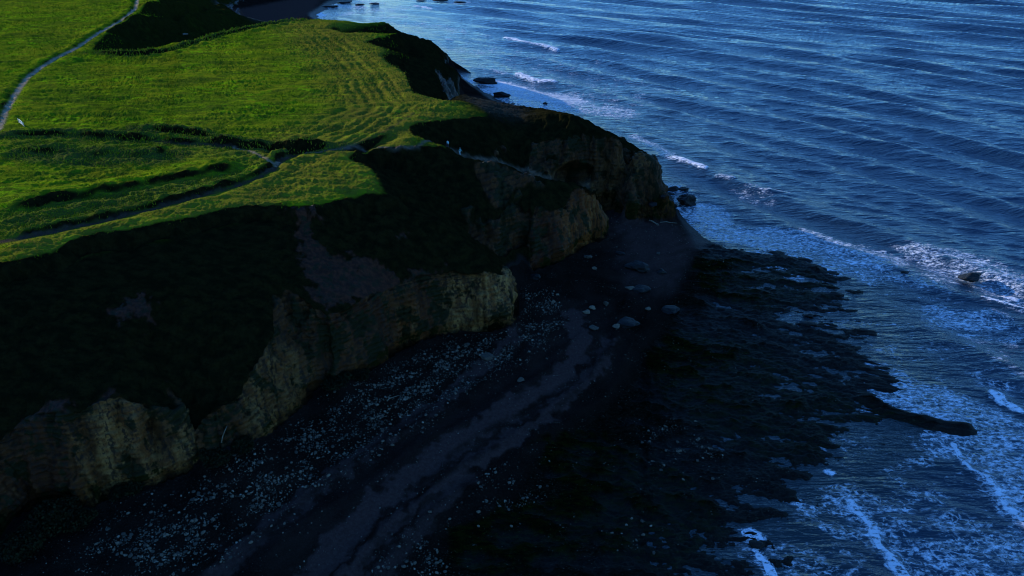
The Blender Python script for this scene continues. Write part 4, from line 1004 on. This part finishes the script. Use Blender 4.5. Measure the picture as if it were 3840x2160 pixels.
bush('low bush at the right end of the debris mound', 905, 948, 1.6, 1.0, 9, 1800)

# ------------------------------------------------------------------ information sign on the field
m_post = mat_plain('weathered_post', (.42, .38, .28), (.30, .26, .19))
m_board = mat_plain('sign_board_white', (.74, .76, .70), (.66, .70, .64), .5)
m_map = mat_plain('faded_map_print', (.12, .22, .20), (.28, .38, .34), .5, 2.5)
def box(me_name, dims, loc, mat, parent, rot=(0, 0, 0), bev=.01):
    import bmesh
    bm = bmesh.new(); bmesh.ops.create_cube(bm, size=1); bmesh.ops.scale(bm, vec=dims, verts=bm.verts)
    bmesh.ops.bevel(bm, geom=bm.edges[:], offset=bev, segments=2, affect='EDGES')
    me = bpy.data.meshes.new(me_name); bm.to_mesh(me); bm.free(); o = link(me_name, me, mat, parent); o.location = loc; o.rotation_euler = rot; return o
pa = np.array(G(49, 312)); pb = np.array(G(62, 321)); L_ = float(np.hypot(*(pb - pa)[:2])); yaw = math.atan2(pb[1] - pa[1], pb[0] - pa[0])
sg = bpy.data.objects.new('information_sign', None); C.objects.link(sg); sg.location = ((pa + pb) / 2); sg.rotation_euler = (0, 0, yaw)
tag(sg, 'white information board with a faded map on wooden posts beside the left field path', 'sign')
for sx_ in (-1, 1):
    box('post', (.12, .12, 1.35), (sx_ * L_ / 2, 0, .60), m_post, sg)
bo = box('board', (L_ * .62, .06, .72), (0, 0, .88), m_board, sg)
box('map_panel', (L_ * .34, .012, .36), (-L_ * .03, -.037, .04), m_map, bo, bev=.002); box('map_panel', (L_ * .34, .012, .36), (-L_ * .03, .037, .04), m_map, bo, bev=.002)
box('cross_rail', (L_ - .15, .05, .10), (0, 0, .38), m_post, sg)

# ------------------------------------------------------------------ two walkers on the ridge path
def skin_body(name, pts, edges_, radii, mat, parent, sub=2):
    me = bpy.data.meshes.new(name); me.from_pydata(pts, edges_, []); o = link(name, me, mat, parent)
    md = o.modifiers.new('skin', 'SKIN'); md.use_smooth_shade = True
    for i, r_ in enumerate(radii): me.skin_vertices[0].data[i].radius = (r_, r_) if not isinstance(r_, tuple) else r_
    me.skin_vertices[0].data[0].use_root = True
    sb = o.modifiers.new('sub', 'SUBSURF'); sb.levels = sub; sb.render_levels = sub
    return o
m_skin = mat_plain('skin', (.50, .32, .22), (.46, .29, .20), .5)
def person(label, px, py, yaw, top, legs, hairc, stride=.18, armf=.12, bend=0.0, hood=False):
    p = G(px, py); o = bpy.data.objects.new('person', None); C.objects.link(o); o.location = p; o.rotation_euler = (0, 0, yaw); tag(o, label, 'person')
    b = bend
    J = {'pelvis': (0, 0, .93), 'waist': (0, .02 + b * .2, 1.08), 'chest': (0, .03 + b * .5, 1.30), 'neck': (0, .03 + b, 1.47), 'head0': (0, .05 + b, 1.55), 'head1': (0, .06 + b, 1.64), 'head2': (0, .05 + b, 1.73)}
    for s_, sn in ((-1, 'l'), (1, 'r')):
        f_ = stride * s_
        J[sn + 'hip'] = (.10 * s_, 0, .88); J[sn + 'knee'] = (.11 * s_, f_ * .6 + .04, .49); J[sn + 'ank'] = (.11 * s_, f_ - .02, .08); J[sn + 'toe'] = (.12 * s_, f_ + .17, .03)
        J[sn + 'sh'] = (.19 * s_, .03 + b * .8, 1.40); J[sn + 'elb'] = (.25 * s_, .0 - armf * s_ + b, 1.13); J[sn + 'wr'] = (.25 * s_, .12 - armf * 1.6 * s_ + b, .90); J[sn + 'palm'] = (.25 * s_, .14 - armf * 1.8 * s_ + b, .83)
        for q_, (fx, fz) in enumerate(((-.03, .10), (-.01, .115), (.01, .11), (.03, .09))):
            pw = J[sn + 'palm']; J[sn + 'f%d' % q_] = (pw[0] + fx * .5, pw[1] + fx + .01, pw[2] - fz * .55); J[sn + 'g%d' % q_] = (pw[0] - .015 * s_, pw[1] + fx + .03, pw[2] - fz)
        pw = J[sn + 'palm']; J[sn + 't'] = (pw[0] - .03 * s_, pw[1] + .055, pw[2] - .02)
    E = [('pelvis', 'waist'), ('waist', 'chest'), ('chest', 'neck'), ('neck', 'head0'), ('head0', 'head1'), ('head1', 'head2')]
    for sn in 'lr':
        E += [('pelvis', sn + 'hip'), (sn + 'hip', sn + 'knee'), (sn + 'knee', sn + 'ank'), (sn + 'ank', sn + 'toe'), ('chest', sn + 'sh'), (sn + 'sh', sn + 'elb'), (sn + 'elb', sn + 'wr'), (sn + 'wr', sn + 'palm'), (sn + 'palm', sn + 't')]
        for q_ in range(4): E += [(sn + 'palm', sn + 'f%d' % q_), (sn + 'f%d' % q_, sn + 'g%d' % q_)]
    rad = dict(pelvis=.14, waist=.12, chest=.15, neck=.055, head0=.075, head1=.10, head2=.07, hip=.095, knee=.06, ank=.042, toe=.035, sh=.065, elb=.045, wr=.028, palm=.034, t=.010)
    names = list(J)
    def rr_(n_):
        if n_ in rad: return rad[n_]
        return rad.get(n_[1:], .0085)
    skin_body('body', [J[n_] for n_ in names], [(names.index(a), names.index(b_)) for a, b_ in E], [rr_(n_) for n_ in names], m_skin, o)
    def sub(nm, keep, grow, mat, sub_=2):
        ks = [n_ for n_ in names if n_ in keep]
        es = [(ks.index(a), ks.index(b_)) for a, b_ in E if a in ks and b_ in ks]
        skin_body(nm, [J[n_] for n_ in ks], es, [rr_(n_) + grow for n_ in ks], mat, o, sub_)
    sub('jacket', ['pelvis', 'waist', 'chest', 'lsh', 'rsh', 'lelb', 'relb', 'lwr', 'rwr'] + (['neck'] if hood else []), .028, top)
    sub('trousers', ['pelvis', 'lhip', 'rhip', 'lknee', 'rknee', 'lank', 'rank'], .022, legs)
    for sn in 'lr': 
        a_, b_ = J[sn + 'ank'], J[sn + 'toe']; me = tube([(a_[0], a_[1] - .05, .05), (a_[0], a_[1] + .05, .055), (b_[0], b_[1], .045), (b_[0], b_[1] + .05, .04)], [.045, .055, .05, .02]); link('shoe', me, mat_plain('shoe', (.03, .03, .03), (.05, .05, .05)), o)
    hv = I3[0] * np.array([.115, .125, .13]) + np.array(J['head1']) + np.array([0, -.02, .035]); keep = np.array([f for f in I3[1] if not (hv[f][:, 1].mean() > J['head1'][1] + .045 and hv[f][:, 2].mean() < J['head1'][2] + .07) and hv[f][:, 2].mean() > J['head1'][2] - .06])
    link('hair', mesh_from('hair', hv, keep, True), hairc, o)
    nz = I1[0] * np.array([.014, .022, .022]) + np.array(J['head1']) + np.array([0, .10, -.01]); link('nose', mesh_from('nose', nz, I1[1], True), m_skin, o)
    for s_ in (-1, 1):
        ev = I1[0] * .012 + np.array(J['head1']) + np.array([.035 * s_, .092, .02]); link('eye', mesh_from('eye', ev, I1[1], True), mat_plain('eye', (.03, .03, .03), (.05, .04, .03)), o)
        er = I1[0] * np.array([.012, .025, .032]) + np.array(J['head1']) + np.array([.102 * s_, .0, 0]); link('ear', mesh_from('ear', er, I1[1], True), m_skin, o)
    return o
m_mint = mat_plain('pale_mint_jacket', (.62, .80, .72), (.55, .74, .66), .7)
m_dtrou = mat_plain('dark_trousers', (.025, .028, .035), (.04, .04, .045))
m_teal = mat_plain('teal_jacket', (.16, .38, .34), (.12, .30, .28), .7)
m_ltrou = mat_plain('light_trousers', (.72, .80, .76), (.62, .72, .68))
m_hair = mat_plain('brown_hair', (.05, .035, .025), (.03, .02, .015)); m_hair2 = mat_plain('grey_hair', (.35, .33, .30), (.25, .24, .22))
person('person in a pale mint jacket and dark trousers standing on the ridge path', 1127, 372.5, R(150), m_mint, m_dtrou, m_hair, .06, .04)
person('person in a teal top and light trousers walking down the ridge path', 1156.5, 390, R(-120), m_teal, m_ltrou, m_hair2, .22, .16, .10)


# ------------------------------------------------------------------ standing grass tufts on the plateau
rg = np.random.RandomState(77)
NT_ = 45000
tx = rg.uniform(-200, 12, NT_ * 5); ty = 82 + (330 - 82) * rg.rand(NT_ * 5) ** 1.5
tz_ = samp(Z, tx, ty); px_ = tx / (ty * .866 + (H - tz_) * .5)
dens = .06 + .9 * sstep(-.3, .5, fbm2(tx / 3.0, ty / 1.8, 3, 501)) + .6 * samp(Mscrub, tx, ty)
ok = (np.abs(px_) < .74) & (tz_ > np.where(ty < 235, 27.0, 24.5)) & (rg.rand(len(tx)) < dens) & (samp(Mpath, tx, ty) < .25) & (slopeb(tx, ty) < .9)
tx, ty, tz_ = tx[ok][:NT_], ty[ok][:NT_], tz_[ok][:NT_]; n_ = len(tx)
hgt = rg.uniform(.10, .26, n_) * (1 + .8 * samp(Mscrub, tx, ty)) * np.clip(ty / 150, .8, 1.6); wid = hgt * rg.uniform(.35, .7, n_)
an = rg.uniform(0, math.pi, n_); lx = rg.normal(.06, .08, n_); ly = rg.normal(-.05, .08, n_)
gz_ = tz_ + .05
vv = np.zeros((n_, 4, 3)); dx_ = np.cos(an) * wid / 2; dy_ = np.sin(an) * wid / 2
vv[:, 0] = np.stack([tx - dx_, ty - dy_, gz_ - .15], -1); vv[:, 1] = np.stack([tx + dx_, ty + dy_, gz_ - .15], -1)
vv[:, 2] = np.stack([tx + dx_ * .5 + lx, ty + dy_ * .5 + ly, gz_ + hgt], -1); vv[:, 3] = np.stack([tx - dx_ * .7 + lx, ty - dy_ * .7 + ly, gz_ + hgt * rg.uniform(.6, .95, n_)], -1)
tn = np.clip(rg.rand(n_) * .6 + .4 * sstep(-.4, .5, fbm2(tx / 9, ty / 7, 2, 502)), 0, 1)
dr_ = np.clip(samp(Mdry, tx, ty) + .7 * samp(Mscrub, tx, ty), 0, 1) * rg.rand(n_)
tone = np.repeat(np.stack([tn, dr_, tn, np.ones(n_)], -1), 4, 0)
k = NT('grass_blades'); t0, t1_, _, _ = k.attr('tone')
k.put(k.bsdf.inputs['Base Color'], k.mix(t1_, k.mix(t0, (.075, .120, .004), (.170, .230, .006)), (.200, .150, .024))); k.bsdf.inputs['Roughness'].default_value = .9; k.bsdf.inputs['Specular IOR Level'].default_value = .0
tag(link('grass', mesh_from('grass', vv.reshape(-1, 3), np.arange(n_ * 4).reshape(-1, 4), False, {'tone': tone}), k.m), 'rough pasture grass tufts over the clifftop fields', 'grass', kind='stuff')
